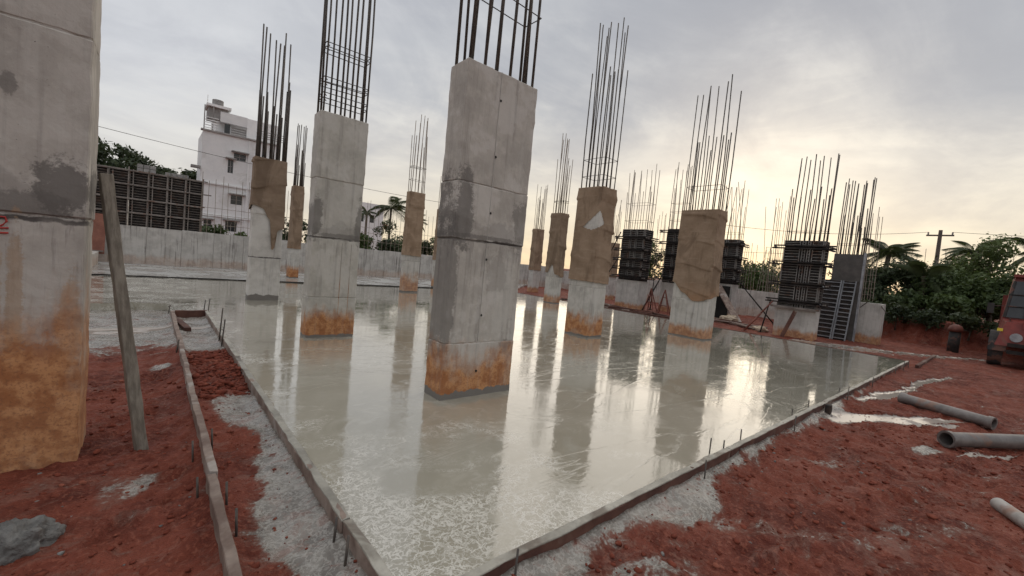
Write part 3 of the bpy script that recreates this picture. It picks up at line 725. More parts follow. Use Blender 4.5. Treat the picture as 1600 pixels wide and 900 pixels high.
F2 = formwork('formwork-cased column braced by two raking props, left of the spreading bush', (16.9, 10.95, -.12), .70, 1.2, 1.35, 3.72, (1.5, 1.9, 2.3, 2.75, 3.3), (.35, .6), (6.6, 5.6, 5, 5, .014, M['rebar_rust'], (4.1, 4.9), 6, .05), 2)
F3 = formwork('formwork-cased column mostly hidden by the broad wrapped column, left side of it', (19.0, 10.25, -.12), .5, .85, 1.4, 4.0, (1.6, 2.1, 2.7, 3.3, 3.85), (.5,), (7.1, 6.2, 3, 5, .015, M['rebar_rust'], (4.4, 4.8, 5.2), 7, .04), 3)
F4 = formwork('formwork-cased column with splayed bars and a plank ramp, right of the broad wrapped one', (20.0, 8.15, -.12), .6, .95, 1.6, 3.65, (1.75, 2.25, 2.8, 3.4), (.5,), (6.2, 5.2, 4, 6, .013, M['rebar_rust'], (3.95,), 8, .14), 4)
MB().beam((-.25, .55, 1.5), (-.9, -.75, .03), .36, .05).build('plank_ramp', M['wood'], F4)
MB().box((-.06, .1, .0), (-.01, .8, 1.5)).build('shade_sheet', M['black'], F4)  # black sheet stands in for the shadowed opening behind the ramp
MB().tube([(-.12, .75, 1.18), (-.12, .75, 1.28)], [.11, .06], 10).build('hard_hat', M['yellow'], F4)
def prop(label, a, b2, r=.03, mat='steel_dark'):
    t = thing('steel_prop', label, 'prop', a, 0, 'raking props around the formwork')
    a, b2 = Vector(a), Vector(b2); d2 = b2-a
    MB().tube([(0, 0, 0), d2*.6], r, 8).build('outer_tube', M[mat], t, True)
    MB().tube([d2*.58, d2], r*.75, 8).build('inner_tube', M[mat], t, True)
    MB().box((-.07, -.07, -.012), (.07, .07, .012)).build('foot_plate', M[mat], t)
    MB().tube([d2*.585-Vector((.07, 0, 0)), d2*.585+Vector((.07, 0, 0))], .015, 6).build('collar_pin', M['rib_brown'], t)
    return t
prop('upper of the two dark raking props left of the braced formwork', (16.3, 13.5, -.1), (16.85, 12.2, 3.45), .035)
prop('lower of the two dark raking props left of the braced formwork', (16.2, 13.2, -.1), (16.8, 12.1, 2.3), .03)
prop('dark raking prop leaning on the half-hidden formwork', (17.3, 10.9, -.1), (18.9, 10.9, 1.9), .035)
prop('long dark raking prop right of the plank ramp', (20.8, 6.55, -.1), (19.8, 8.2, 2.0), .03)
prop('reddish raking prop left of the largest formwork pedestal', (16.1, 6.0, -.1), (16.5, 5.35, 1.05), .035, 'jack_red')
prop('short dark raking prop just left of the largest formwork', (16.6, 5.65, -.1), (16.6, 5.45, 1.1), .025)
prop('thin dark upright prop under the half-hidden formwork', (18.7, 11.35, -.1), (18.75, 11.35, 1.6), .028)
for i, (x, y, lab) in enumerate([(16.8, 10.25, 'red steel trestle standing nearer the braced formwork'), (17.1, 9.75, 'red steel trestle standing farther right of the braced formwork')]):
    t = thing('trestle', lab, 'trestle', (x, y, -.12), .3*i, 'red steel trestles')
    for sx in (-.25, .25):
        MB().tube([(-.06, sx, 0), (0, 0, 1.1)], .022, 6).build('leg', M['jack_red'], t)
        MB().tube([(.30, sx, 0), (0, 0, 1.1)], .022, 6).build('leg', M['jack_red'], t)
    MB().tube([(-.04, -.17, .4), (-.04, .17, .4)], .018, 6).build('cross_bar', M['jack_red'], t)
    MB().tube([(-.02, -.09, .75), (-.02, .09, .75)], .018, 6).build('cross_bar', M['jack_red'], t)

# column with a plywood face, a ladder-like form panel leaning on it
pc = thing('formwork_column', 'plywood-faced column form with a pale steel edge, rightmost of the columns', 'formwork', (19.0, 3.5, -.12), 0, 'columns cased in steel formwork')
MB().box((0, 0, -.05), (.5, .85, 3.08)).build('plywood_sheet', M['ply'], pc)
MB().box((-.03, -.06, -.05), (.05, -.004, 3.14)).build('edge_angle', M['steel_bright'], pc)
MB().box((-.05, .01, 2.1), (-.004, .84, 2.14)).build('batten', M['ply'], pc)
cage(pc, .5, .85, 3.08, 5.75, 4.7, 3, 7, .016, M['rebar'], (3.45,), 17, .02, twin=True)
for k, (y0, wd, n, lab) in enumerate([(4.02, .50, 14, 'wider of the two ladder-like steel form panels leaning on the plywood form'), (3.60, .36, 14, 'narrower of the two ladder-like steel form panels leaning on the plywood form')]):
    t = thing('form_panel_ladder', lab, 'form panel', (18.45, y0, -.1), 0, 'form panels leaning on the plywood form')
    H = 2.1
    sl_ = lambda z: (.50*z/H)
    MB().beam((.03, wd/2, 0), (.03+sl_(H), wd/2, H), wd-.02, .012, ref=(1, 0, 0)).build('backing_sheet', M['steel_dark'], t)
    for yy in (0, wd): MB().beam((0, yy, 0), (sl_(H), yy, H), .035, .05, ref=(1, 0, 0)).build('rail', M['steel_bright'], t)
    for i in range(n):
        z = H*(i+.5)/n; MB().box((sl_(z)-.02, .02, z-.014), (sl_(z)+.012, wd-.02, z+.014)).build('rung', M['steel_bright'], t)
bl = thing('concrete_block', 'plain square concrete pedestal right of the plywood form', 'concrete block', (19.35, 2.85, -.12), 0)
bm_obj('block', worn_box((0, 0, -.1), (.5, .70, 1.42), .12, .006, 3), M['con_far'], bl)
for a, b2 in (((-.03, .62, 1.22), (.0, .40, 1.48)), ((-.03, .05, 1.35), (-.02, -.12, 1.12))): MB().tube([a, b2], .014, 6).build('bent_bar', M['rebar'], bl)

# ------------------------------------------------------------------ formwork boards and stakes round the slab
def board(label, a, b2, zt, zb, mat, group, name='form_board', seed=0, top=None, amp=.006):
    """a plank on edge from a to b (x0,y0)-(x1,y1) footprint box, slightly warped"""
    t = thing(name, label, 'board', (a[0], a[1], 0), 0, group)
    w_, d_ = b2[0]-a[0], b2[1]-a[1]
    bm = worn_box((0, 0, zb), (w_, d_, zt), .12, .006, seed, .004)
    for v in bm.verts:
        L = v.co.y if d_ > w_ else v.co.x
        k = mnoise.noise(Vector((L*.9, seed, 2)))*amp
        if d_ > w_: v.co.x += k
        else: v.co.y += k
        v.co.z += mnoise.noise(Vector((L*1.3, seed, 9)))*amp*.6
    bm_obj('plank', bm, mat, t)
    if top:
        bm = worn_box((-.002, 0, zt-.006), (w_+.012, d_, zt+.006), .07, .005, seed+3, .003) if d_ > w_ else worn_box((0, -.002, zt-.006), (w_, d_+.012, zt+.006), .07, .005, seed+3, .003)
        bm_obj('cement_crust', bm, top, t)
    return t
GB = 'boards edging the slab'
board('cement-smeared slab edge board nearest the camera on the trench side', (.855, .6), (.893, 2.22), .012, -.16, M['wood'], GB, seed=1, top=M['wood_cement'])
board('cement-smeared slab edge board beside the red spoil heap', (.850, 2.235), (.888, 6.15), .010, -.16, M['wood'], GB, seed=2, top=M['wood_cement'])
board('cement-smeared slab edge board at the far end of the trench', (.857, 6.165), (.895, 10.02), .012, -.16, M['wood'], GB, seed=3, top=M['wood_cement'])
board('reddish end board closing the far end of the trench', (.40, 10.03), (.895, 10.08), .018, -.14, M['wood_red'], GB, seed=4)
board('near weathered plank of the outer trench edge, by the camera', (.315, 1.2), (.365, 3.10), .012, -.16, M['wood'], 'planks along the outer trench edge', seed=5, amp=.006)
board('middle weathered plank of the outer trench edge, past the leaning prop', (.330, 3.115), (.378, 6.7), .020, -.16, M['wood'], 'planks along the outer trench edge', seed=6, amp=.006)
board('far weathered plank of the outer trench edge', (.335, 6.72), (.39, 10.08), .015, -.16, M['wood'], 'planks along the outer trench edge', seed=7, amp=.006)
xs = [.9, 4.05, 7.0, 10.7, 14.42]
labs = ['reddish slab edge board at the bottom of the picture', 'second slab edge board along the right side', 'third slab edge board, beyond the dark joint block', 'farthest slab edge board on the right, ending at the slab corner']
for i in range(4):
    board(labs[i], (xs[i]+.008, 1.487), (xs[i+1]-.008, 1.524), .012, -.16, M['wood_red'], GB, seed=10+i, top=M['wood_cement'])
board('dark board running from the slab corner across the red soil', (14.45, 1.30), (18.2, 1.37), -.05, -.16, M['wood_red'], None, seed=20)
board('left half of the thin dark board across the far end of the slab', (-3.2, 17.205), (5.6, 17.265), .035, -.16, M['steel_dark'], 'boards across the far end of the slab', seed=21)
board('right half of the thin dark board across the far end of the slab', (5.62, 17.205), (14.5, 17.265), .035, -.16, M['steel_dark'], 'boards across the far end of the slab', seed=22)
board('low dark edge board along the far right side of the slab', (14.51, 1.6), (14.57, 9.0), .01, -.16, M['wood_red'], 'boards on the far right slab side', seed=23)
board('low dark edge board along the remotest right side of the slab', (14.51, 9.02), (14.57, 17.2), .01, -.16, M['wood_red'], 'boards on the far right slab side', seed=24)
jb = thing('joint_block', 'small dark block at a joint of the right slab edge', 'block', (6.93, 1.40, -.13))
bm_obj('block', worn_box((0, 0, 0), (.10, .06, .15), .05, .004, 2), M['steel_dark'], jb)
bk = thing('wood_block', 'short pale wooden plank lying at the far end of the trench', 'plank', (.47, 8.55, ground_z(.52, 9.1)+.02), R(6))
bm_obj('plank', worn_box((0, 0, -.01), (.095, 1.1, .05), .1, .004, 5, .004), M['wood_red'], bk)
ORD = ['first','second','third','fourth','fifth','sixth','seventh','eighth','ninth','tenth','eleventh','twelfth','thirteenth','fourteenth','fifteenth']
STK = [(1.44, 1.45, .10), (3.44, 1.43, .10), (3.80, 1.57, .16), (4.05, 1.55, .09), (4.45, 1.56, .12), (5.62, 1.43, .10), (5.95, 1.56, .09), (6.6, 1.56, .12), (8.03, 1.43, .17), (8.2, 1.57, .08), (9.8, 1.43, .12), (11.2, 1.56, .14), (12.1, 1.43, .13), (13.2, 1.43, .15), (13.9, 1.43, .12)]
for i, (x, y, h) in enumerate(STK):
    t = MB().tube([(0, 0, -.22), (random.Random(i).uniform(-.012, .012), .004, h*.85)], .0062, 6).build('rebar_stake', M['rebar'], None, True, (x, y, 0))
    tag(t, '%s thin steel stake from the bottom corner along the right-hand slab edge' % ORD[i], 'stake', 'stakes along the right slab edge')
for i, (x, y, h) in enumerate([(.80, 2.20, .06), (.80, 2.02, .06)]):
    tag(MB().tube([(0, 0, -.16), (.01, 0, h)], .007, 6).build('rebar_stake', M['rebar'], None, True, (x, y, 0)), ('upper' if i == 0 else 'lower')+' of two thin stakes against the near trench-side slab board', 'stake', 'stakes at the near slab board')
for i, (x, y, h) in enumerate([(.83, 7.55, .42), (.83, 7.25, .30), (.92, 10.3, .22), (.84, 10.2, .20), (.30, 10.2, .10), (.30, 6.9, .10)]):
    tag(MB().tube([(0, 0, -.16), (.03, .01, h)], .010, 6).build('rebar_stake', M['rebar'], None, True, (x, y, 0)), ['taller of two stakes halfway along the trench-side slab board','shorter of two stakes halfway along the trench-side slab board','right stake of the pair at the far trench corner','left stake of the pair at the far trench corner','lone stake at the far left trench corner','short stake on the outer plank near the spoil heap'][i], 'stake', 'stakes at the far trench end')
for i, (x, y, h) in enumerate([(.275, 3.05, .03), (.285, 3.6, .04), (.40, 2.85, .06), (.41, 2.55, .05), (.41, 3.75, .05)]):
    tag(MB().tube([(0, 0, -.16), (-.008, .01, h)], .007, 6).build('rebar_stake', M['rebar'], None, True, (x, y, 0)), '%s thin steel stake counted by nearness beside the outer trench plank' % ORD[[2, 3, 1, 0, 4][i]], 'stake', 'stakes along the outer trench plank')

# leaning timber prop
t = thing('timber_prop', 'grey timber plank leaning against the left near column', 'prop', (.0, 3.99, -.13))
pb = MB(); a = Vector((.01, 0, -.03)); b2 = Vector((-.255, .20, 1.98))
bm = worn_box((-.036, -.022, 0), (.036, .022, (b2-a).length), .09, .004, 9, .004)
q = (b2-a).to_track_quat('Z', 'Y').to_matrix().to_4x4()
bm.transform(Matrix.Translation(a) @ q @ Matrix.Rotation(R(-28), 4, 'Z'))
bm_obj('plank', bm, M['wood_prop'], t)

# mortar heap
t = thing('mortar_heap', 'small lumpy heap of grey mortar on the red soil', 'mortar', (-.46, 3.05, ground_z(-.46, 3.05)-.01))
bm = bmesh.new(); bmesh.ops.create_icosphere(bm, subdivisions=5, radius=1)
for v in bm.verts:
    n = mnoise.noise(v.co*2.2)*.28+mnoise.noise(v.co*5)*.15+mnoise.noise(v.co*12)*.09+mnoise.noise(v.co*28)*.04
    v.co = Vector((v.co.x*.15*(1+n), v.co.y*.12*(1+n), max(-.02, v.co.z*.125*(1+n*1.3))))
bm_obj('heap', bm, M['mortar'], t, smooth=True)

# pipes lying on the right
def pipe(label, a, b2, r, mat='pipe', name='pipe', wall=.012, flange=True):
    t = thing(name, label, 'pipe', a, 0, 'pipes on the red soil')
    d2 = Vector(b2)-Vector(a); ax = d2.normalized(); L = d2.length; n = 28
    sd1 = ax.cross(Vector((0, 0, 1))).normalized(); up1 = sd1.cross(ax)
    vs = []; fs = []
    prof = [(0, r-wall), (0, r+(.012 if flange else 0)), (.06, r+(.012 if flange else 0)), (.075, r)]+[(L*k/10, r) for k in range(1, 10)]+[(L-.075, r), (L-.06, r+(.012 if flange else 0)), (L, r+(.012 if flange else 0)), (L, r-wall), (L-.4, r-wall), (L*.5, r-wall), (.4, r-wall)]
    for (l, rr) in prof:
        for k in range(n):
            an = 6.2832*k/n; vs.append(ax*l+(sd1*math.cos(an)+up1*math.sin(an))*rr)
    m_ = len(prof)
    for i in range(m_):
        j = (i+1) % m_
        for k in range(n): fs.append((i*n+k, i*n+(k+1) % n, j*n+(k+1) % n, j*n+k))
    o = MB().raw(vs, fs).build('pipe_wall', M[mat], t, True)
    o.data.set_sharp_from_angle(angle=R(40))
    return t
pipe('grey pipe lying farther from the camera, its open end towards the right', (9.20, .98, -.045), (8.82, -.02, -.05), .075)
pipe('long grey pipe with its open mouth facing the slab, running out of frame', (7.02, .32, -.035), (8.75, -.75, -.03), .082)
pipe('short pale pipe end at the right edge of the picture', (5.33, -.10, -.075), (4.55, -.55, -.075), .05, 'pipe_pale', flange=False)

# planks, timber and sacks lying among the formwork
rng = random.Random(77)
PL = [(15.6, 10.4, 1.9, 100), (15.9, 11.4, 2.2, 80), (15.4, 9.4, 2.5, 95), (16.0, 12.6, 1.8, 88), (15.9, 9.0, 1.6, 70), (17.8, 7.3, 2.6, 100), (18.4, 7.9, 2.0, 82), (16.0, 13.6, 2.2, 92), (17.2, 6.4, 1.8, 60)]
lb = ['in front of the braced formwork', 'left of the braced formwork pedestal', 'beside the slab, under the trestles', 'far left near the raking props', 'beside the slab, right of the trestles', 'across the foot of the plank ramp', 'behind the foot of the plank ramp', 'farthest left behind the raking props', 'left of the largest formwork pedestal']
for (x, y, L, an), s in zip(PL, lb):
    n = rng.randint(2, 3)
    for k in range(n):
        t = thing('timber_plank', '%s old timber plank on the red soil %s' % (('bottom', 'second', 'top')[k], s), 'plank', (x+rng.uniform(-.2, .2), y+rng.uniform(-.15, .15), -.08+k*.055), R(an+rng.uniform(-14, 14)), 'loose timber among the formwork')
        bm_obj('plank', worn_box((-L/2, -.06, -.022), (L/2, .06, .022), 0, 0, k, .004), M['wood_red' if rng.random() < .6 else 'wood'], t)
for (x, y, s, lab) in [(19.0, 7.75, .20, 'pale crumpled sack lying below the plank ramp'), (16.9, 5.75, .14, 'pale curled sack scrap left of the largest formwork pedestal')]:
    t = thing('cement_sack', lab, 'sack', (x, y, -.1))
    bm = bmesh.new(); bmesh.ops.create_icosphere(bm, subdivisions=3, radius=s)
    for v in bm.verts:
        v.co *= 1+.5*mnoise.noise(v.co*9)+.25*mnoise.noise(v.co*22); v.co.x *= 1.1; v.co.y *= 1.7; v.co.z = v.co.z*.9+s*.5
    bm_obj('sack_body', bm, M['sack'], t)

# ------------------------------------------------------------------ perimeter walls
def wall_run(label, p, q, z0, z1, thick, n, mat, group):
    t = thing('perimeter_wall', label, 'wall', (p[0], p[1], 0), 0, group)
    d2 = Vector((q[0]-p[0], q[1]-p[1], 0)); L = d2.length; an = math.atan2(d2.y, d2.x); t.rotation_euler = (0, 0, an)
    rng = random.Random(n)
    for k in range(n):
        a, b2 = L*k/n, L*(k+1)/n
        dz = rng.uniform(-.035, .035); of = rng.uniform(-.006, .006)
        bm_obj('wall_panel', worn_box((a+.006, of, z0), (b2-.006, thick+of, z1+dz), .35, .006, k, .008), mat, t)
    MB().box((.05, .03, z0), (L-.05, thick-.03, z1-.09)).build('wall_core', mat, t)
    return t
wall_run('long stained concrete perimeter wall across the far end of the slab', (-6, 24.0), (24.6, 24.0), -.3, 1.52, .25, 26, M['con_wall'], 'perimeter walls')
wall_run('stained concrete perimeter wall along the right side behind the formwork', (24.6, 24.0), (24.6, 5.6), -.3, 1.28, .25, 14, M['con_wall'], 'perimeter walls')
kb = thing('concrete_kerb', 'low concrete kerb stub showing right of the near column', 'kerb', (-1.75, 17.6, 0))
bm_obj('kerb', worn_box((-.8, 0, -.2), (.25, 5.4, .42), .2, .006, 4), M['con_wall'], kb)
rsht = thing('rusty_sheet', 'rusty red metal sheet against the far wall, beside the near column', 'metal sheet', (-2.6, 23.5, 0))
MB().beam((.55, .1, .3), (.55, .42, 1.9), 1.35, .03, ref=(0, 1, 0)).build('sheet', M['rust_sheet'], rsht)
MB().box((-.1, .02, .38), (1.2, .07, .44)).build('rail', M['rib_brown'], rsht)

# stacked form panels standing on the far wall
fwl = thing('form_panel_wall', 'wall of dark gridded steel form panels standing on the far wall', 'form panels', (-2.0, 24.35, 1.52))
pw, ph = .60, .56
pm_ = MB()
for a, b2 in (((0, -.06, 0), (.028, 0, ph)), ((pw-.028, -.06, 0), (pw, 0, ph)), ((.028, -.06, 0), (pw-.028, 0, .028)), ((.028, -.06, ph-.028), (pw-.028, 0, ph))): pm_.box(a, b2)
for k in range(1, 5): pm_.box((.028, -.035, ph*k/5-.008), (pw-.028, 0, ph*k/5+.008))
pmesh = pm_.mesh('form_panel', M['rib_brown'])
bmesh_sheet = MB().box((0, 0, 0), (pw, .02, ph)).mesh('panel_sheet', M['steel_dark'])
rng = random.Random(3)
for i in range(6):
    for j in range(4):
        o = link('form_panel', pmesh, fwl, (i*(pw+.03), rng.uniform(-.02, .02), j*(ph+.02))); link('panel_sheet', bmesh_sheet, o, (0, 0, 0))
for i in range(7): MB().box((i*(pw+.03)-.05, -.16, -.08), (i*(pw+.03)-.005, -.085, 4*ph+.12+rng.uniform(-.05, .12))).build('upright', M['rib_brown'], fwl)
for i in range(6): MB().box((i*(pw+.03)+.10, -.15, -.05), (i*(pw+.03)+.135, -.085, 4*ph+rng.uniform(-.15, .2))).build('upright', M['rib_brown'], fwl)
for i in range(6):
    for j in range(4): MB().tube([(i*(pw+.03)-.03, -.24, j*(ph+.02)-.01), (i*(pw+.03)-.03, -.10, j*(ph+.02)-.01)], .035, 6).build('coupler', M['rib_brown'], fwl)
for j in range(5): MB().box((-.1, -.21, j*(ph+.02)-.035), (6*(pw+.03)+.1+rng.uniform(-.1, .2), -.165, j*(ph+.02)+.015)).build('waler', M['rib_brown'], fwl)
for (lab, x0, n) in [('pale stack of grey concrete blocks on the form panel wall', -.52, 3), ('lower pale stack of grey blocks on the form panel wall, to the right', .4, 4)]:
    t = thing('block_stack', lab, 'blocks', (x0, 24.45, 3.86), 0, 'blocks on the form panel wall')
    for k in range(n):
        for j in range(2 if x0 < 0 else 1):
            MB().box((k*.21, -.1, j*.16), (k*.21+.19, .1, j*.16+.145)).build('block', M['grey_wall'], t)
# starter bars along the far wall
sb = thing('starter_bars', 'long row of thin upright starter bars on the far perimeter wall', 'rebar', (1.7, 24.12, 1.4), 0, 'starter bars on the walls')
rng = random.Random(8)
for i in range(46):
    x = i*.27+rng.uniform(-.03, .03); h = 2.75+rng.uniform(-.35, .15)
    MB().tube([(x, 0, 0), (x+rng.gauss(0, .03), rng.gauss(0, .03), h)], .010, 5).build('rebar', M['rebar_rust'], sb)
for z in (.55, 1.0, 1.3): MB().tube([(0, -.02, z), (6, -.02, z+.03), (12.4, -.02, z)], .009, 5).build('cross_bar', M['rebar_rust'], sb)
sb = thing('starter_bars', 'dense row of thin starter bars on the right wall, above the round bush', 'rebar', (24.72, 7.7, 1.2), 0, 'starter bars on the walls')
for i in range(22):
    y = i*.145+rng.uniform(-.03, .03); h = 2.45+rng.uniform(-.4, .2)
    MB().tube([(0, y, 0), (rng.gauss(0, .06), y+rng.gauss(0, .07), h)], .011, 5).build('rebar', M['rebar_rust'], sb)
for z in (1.1, 2.1): MB().tube([(-.02, -.6, z), (-.02, 3.3, z)], .009, 5).build('cross_bar', M['rebar_rust'], sb)
for (lab, x, y, n, h, z, sp) in [('thin splayed bundle of bars left of the largest formwork, on the wall', 24.75, 7.85, 8, 4.9, 1.2, .09), ('thin bundle of bars behind the plywood form, right of its own bars', 25.2, 4.1, 7, 4.6, 1.0, .05)]:
    t = thing('starter_bars', lab, 'rebar', (x, y, z), 0, 'starter bars on the walls')
    for i in range(n):
        MB().tube([(0, i*.1, 0), (rng.gauss(0, sp), i*.1*1.3+rng.gauss(0, sp), h+rng.uniform(-.9, .1))], .012, 5).build('rebar', M['rebar_rust'], t)
    for k in range(8): MB().tube([(0, -.02, .3+k*.3), (0, n*.1, .3+k*.3)], .007, 5).build('cross_bar', M['rebar_rust'], t)
for (lab, y, h) in [('thin bar cluster on the right wall, left of the braced formwork', 18.4, 4.4), ('thin bar cluster on the right wall, between braced and half-hidden formworks', 14.4, 4.7), ('thin bar cluster on the right wall, just left of the plank ramp formwork', 12.2, 4.9)]:
    t = thing('starter_bars', lab, 'rebar', (25.0, y, 1.1), 0, 'starter bars on the walls')
    for i in range(9): MB().tube([(.25*(i % 2), i*.11, 0), (rng.gauss(0, .08), i*.11+rng.gauss(0, .08), h+rng.uniform(-1.1, .1))], .012, 5).build('rebar', M['rebar_rust'], t)
    for z in (.9, 2.2): MB().tube([(0, -.02, z), (0, 1.0, z)], .008, 5).build('cross_bar', M['rebar_rust'], t)
fs_ = thing('starter_bars', 'faint distant row of starter bars above the trees at far right', 'rebar', (52, -6, 4.2), 0, 'starter bars on the walls')
for i in range(26):
    y = i*.62+rng.uniform(-.15, .15)
    MB().tube([(0, y, -4.2), (rng.gauss(0, .1), y+rng.gauss(0, .12), 2.0+rng.uniform(-.6, .5))], .02, 5).build('rebar', M['rebar_rust'], fs_)
MB().tube([(0, -.3, .4), (0, 16, .4)], .018, 5).build('cross_bar', M['rebar_rust'], fs_)

# ------------------------------------------------------------------ buildings
bd = thing('apartment_house', 'white three-storey house with a stepped roof, half behind the wrapped column', 'building', (3.05, 45.0, 0))
BZ = 10.1
def opening_wall(name, x0, x1, z0, z1, y, th, holes, mat, parent):
    """wall in the XZ plane facing -Y with real openings"""
    xs = sorted({x0, x1, *[h[0] for h in holes], *[h[1] for h in holes]}); zs = sorted({z0, z1, *[h[2] for h in holes], *[h[3] for h in holes]}); mb = MB()
    for a, b2 in zip(xs[:-1], xs[1:]):
        for c, d2 in zip(zs[:-1], zs[1:]):
            if any(h[0] <= a and b2 <= h[1] and h[2] <= c and d2 <= h[3] for h in holes): continue
            mb.box((a, y, c), (b2, y+th, d2))
    return mb.build(name, mat, parent)
W = [(1.85, 2.25, 6.95, 8.1), (2.25, 3.15, 8.15, 8.75), (2.2, 3.05, 4.3, 5.1), (1.9, 2.75, 1.9, 2.8), (4.35, 5.2, 4.3, 5.5), (4.4, 5.3, 1.6, 3.0), (4.5, 5.3, 7.4, 8.6), (.35, .9, 1.9, 2.7)]
opening_wall('wall', 0, 5.6, 0, BZ, 0, .25, W, M['white_wall'], bd)
MB().box((0, .26, 0), (5.6, 4.5, BZ-.05)).build('house_body', M['white_wall'], bd)
for h in W:
    wn = MB().box((h[0]+.02, .16, h[2]+.02), (h[1]-.02, .20, h[3]-.02)).build('window', M['glass_dark'], bd)
    mb = MB().box(((h[0]+h[1])/2-.02, .11, h[2]+.03), ((h[0]+h[1])/2+.02, .155, h[3]-.03)).box((h[0]+.03, .12, (h[2]+h[3])/2-.02), (h[1]-.03, .15, (h[2]+h[3])/2+.02)); mb.build('frame', M['grey_wall'], wn)
    MB().box((h[0]-.2, -.42, h[3]+.04), (h[1]+.2, -.004, h[3]+.13)).build('sunshade', M['grey_wall'], bd)
for z in (BZ, 5.75, 3.05): MB().box((-.15, -.14, z), (5.7, .3, z+.13)).build('floor_band', M['grey_wall'] if z > 9 else M['white_wall'], bd)
MB().box((3.3, -.10, 0), (3.42, -.004, BZ-.1)).build('drain_pipe', M['white_wall'], bd)
MB().box((-.7, -.3, 6.9), (-.05, .3, 7.1)).build('side_shade', M['grey_wall'], bd)
# roof storey
MB().box((1.9, .9, BZ+.14), (5.6, 1.1, BZ+.85)).build('roof_wall', M['white_wall'], bd)
MB().box((1.0, 1.3, BZ+.14), (5.6, 6, BZ+2.0)).build('stair_room', M['white_wall'], bd)
MB().box((1.2, .6, BZ+1.15), (3.2, .85, BZ+2.0)).build('parapet', M['white_wall'], bd)
MB().box((3.2, .6, BZ+.14), (5.6, .85, BZ+1.95)).build('parapet', M['white_wall'], bd)
for k in range(4): MB().box((2.05, .84, BZ+.25+k*.2), (3.15, .89, BZ+.36+k*.2)).build('slat', M['grey_wall'], bd)
MB().box((1.55, .80, BZ+.2), (1.95, .89, BZ+1.1)).build('door', M['glass_dark'], bd)
MB().box((.35, .8, BZ+1.35), (1.75, 2.6, BZ+2.25)).build('tank_room', M['grey_wall'], bd)
MB().box((.2, .5, BZ+2.25), (1.95, 2.8, BZ+2.45)).build('tank_slab', M['white_wall'], bd)
MB().tube([(1.05, 1.5, BZ+2.46), (1.05, 1.5, BZ+3.05)], .42, 14).build('water_tank', M['grey_wall'], bd)
for x in (.3, .9): MB().box((x-.6+.35, .55, BZ+.14), (x-.6+.43, .63, BZ+2.25)).build('post', M['grey_wall'], bd)
for k in range(5): MB().box((.1, .5, BZ+.35+k*.22), (1.1, .54, BZ+.42+k*.22)).build('railing_bar', M['white_wall'], bd)
MB().tube([(.25, .6, BZ+2.45), (.25, .6, BZ+3.1)], .02, 5).build('mast', M['white_wall'], bd)

hs = thing('small_house', 'small white house with dark windows far behind, left of the palms', 'building', (21.6, 60, 0))
HW = [(2.0, 2.7, 5.3, 6.4), (.5, 1.2, 5.3, 6.4)]
opening_wall('wall', 0, 4, 0, 8.0, 0, .25, HW, M['white_wall'], hs)
MB().box((0, .26, 0), (4, 6, 7.9)).build('house_body', M['white_wall'], hs)
for h in HW: MB().box((h[0], .15, h[2]), (h[1], .2, h[3])).build('window', M['glass_dark'], hs)
MB().raw([(3.9, -.2, 5.4), (5.6, -.2, 4.8), (5.6, 3, 4.8), (3.9, 3, 6.3), (3.9, -.2, 5.5), (5.6, -.2, 4.9), (5.6, 3, 4.9), (3.9, 3, 6.4)], [(0,3,2,1),(4,5,6,7),(0,1,5,4),(1,2,6,5),(2,3,7,6),(3,0,4,7)]).build('roof', M['rust_sheet'], hs)

# ------------------------------------------------------------------ utility pole and wires
up_ = thing('utility_pole', 'dark concrete utility pole with a crossarm above the trees', 'utility pole', (45, 4.0, 0))
MB().tube([(0, -.06, 0), (0, 0, 7.0)], [.17, .11], 8).build('pole', M['rebar'], up_)
MB().box((-.05, -.75, 6.55), (.05, .75, 6.66)).build('crossarm', M['rebar'], up_)
for y in (-.65, 0, .65): MB().tube([(0, y, 6.66), (0, y, 6.85)], .05, 6).build('insulator', M['grey_wall'], up_)
def wire(label, a, b2, sag, r=.016):
    a, b2 = Vector(a), Vector(b2); pts = []
    for i in range(25):
        t = i/24; p = a.lerp(b2, t); p.z -= sag*4*t*(1-t); pts.append(p-a)
    o = MB().tube(pts, r, 5).build('overhead_wire', M['wire'], None, True, a); return tag(o, label, 'wire', 'overhead wires')
wire('single overhead wire sagging past the white house on the left', (-9, 32, 7.2), (26, 32, 6.3), .7, .014)
wire('overhead wire running left from the pole crossarm', (45, 4.65, 6.85), (30, 14, 5.6), .4, .014)
wire('overhead wire running right from the pole crossarm', (45, 3.35, 6.85), (44, -14, 6.6), .35, .014)

# ------------------------------------------------------------------ trees, palms, shrubs
def leaves(clumps, n, size, seed, fill=.55):
    rs = np.random.RandomState(seed); V = []; tot = sum(c[3]*c[4]*c[5] for c in clumps)**1
    wts = np.array([(c[3]*c[4]*c[5])**.7 for c in clumps]); wts /= wts.sum()
    for c, k in zip(clumps, (wts*n).astype(int)):
        d2 = rs.normal(size=(k, 3)); d2 /= np.linalg.norm(d2, axis=1)[:, None]
        rad = (fill+(1-fill)*rs.rand(k, 1)**.6)*(1+.22*rs.normal(size=(k, 1)))
        p = d2*rad*np.array(c[3:6])+np.array(c[:3])
        # leaf quads
        nrm = d2*.7+rs.normal(size=(k, 3))*.6; nrm[:, 2] += .25; nrm /= np.linalg.norm(nrm, axis=1)[:, None]
        a = np.cross(nrm, rs.normal(size=(k, 3))); a /= np.linalg.norm(a, axis=1)[:, None]; b2 = np.cross(nrm, a)
        s = size*(.45+1.15*rs.rand(k, 1)**1.6)
        V.append(np.stack([p-a*s, p+b2*s*.5, p+a*s, p-b2*s*.5], 1).reshape(-1, 3))
    V = np.concatenate(V); F = np.arange(len(V)).reshape(-1, 4); return V, F
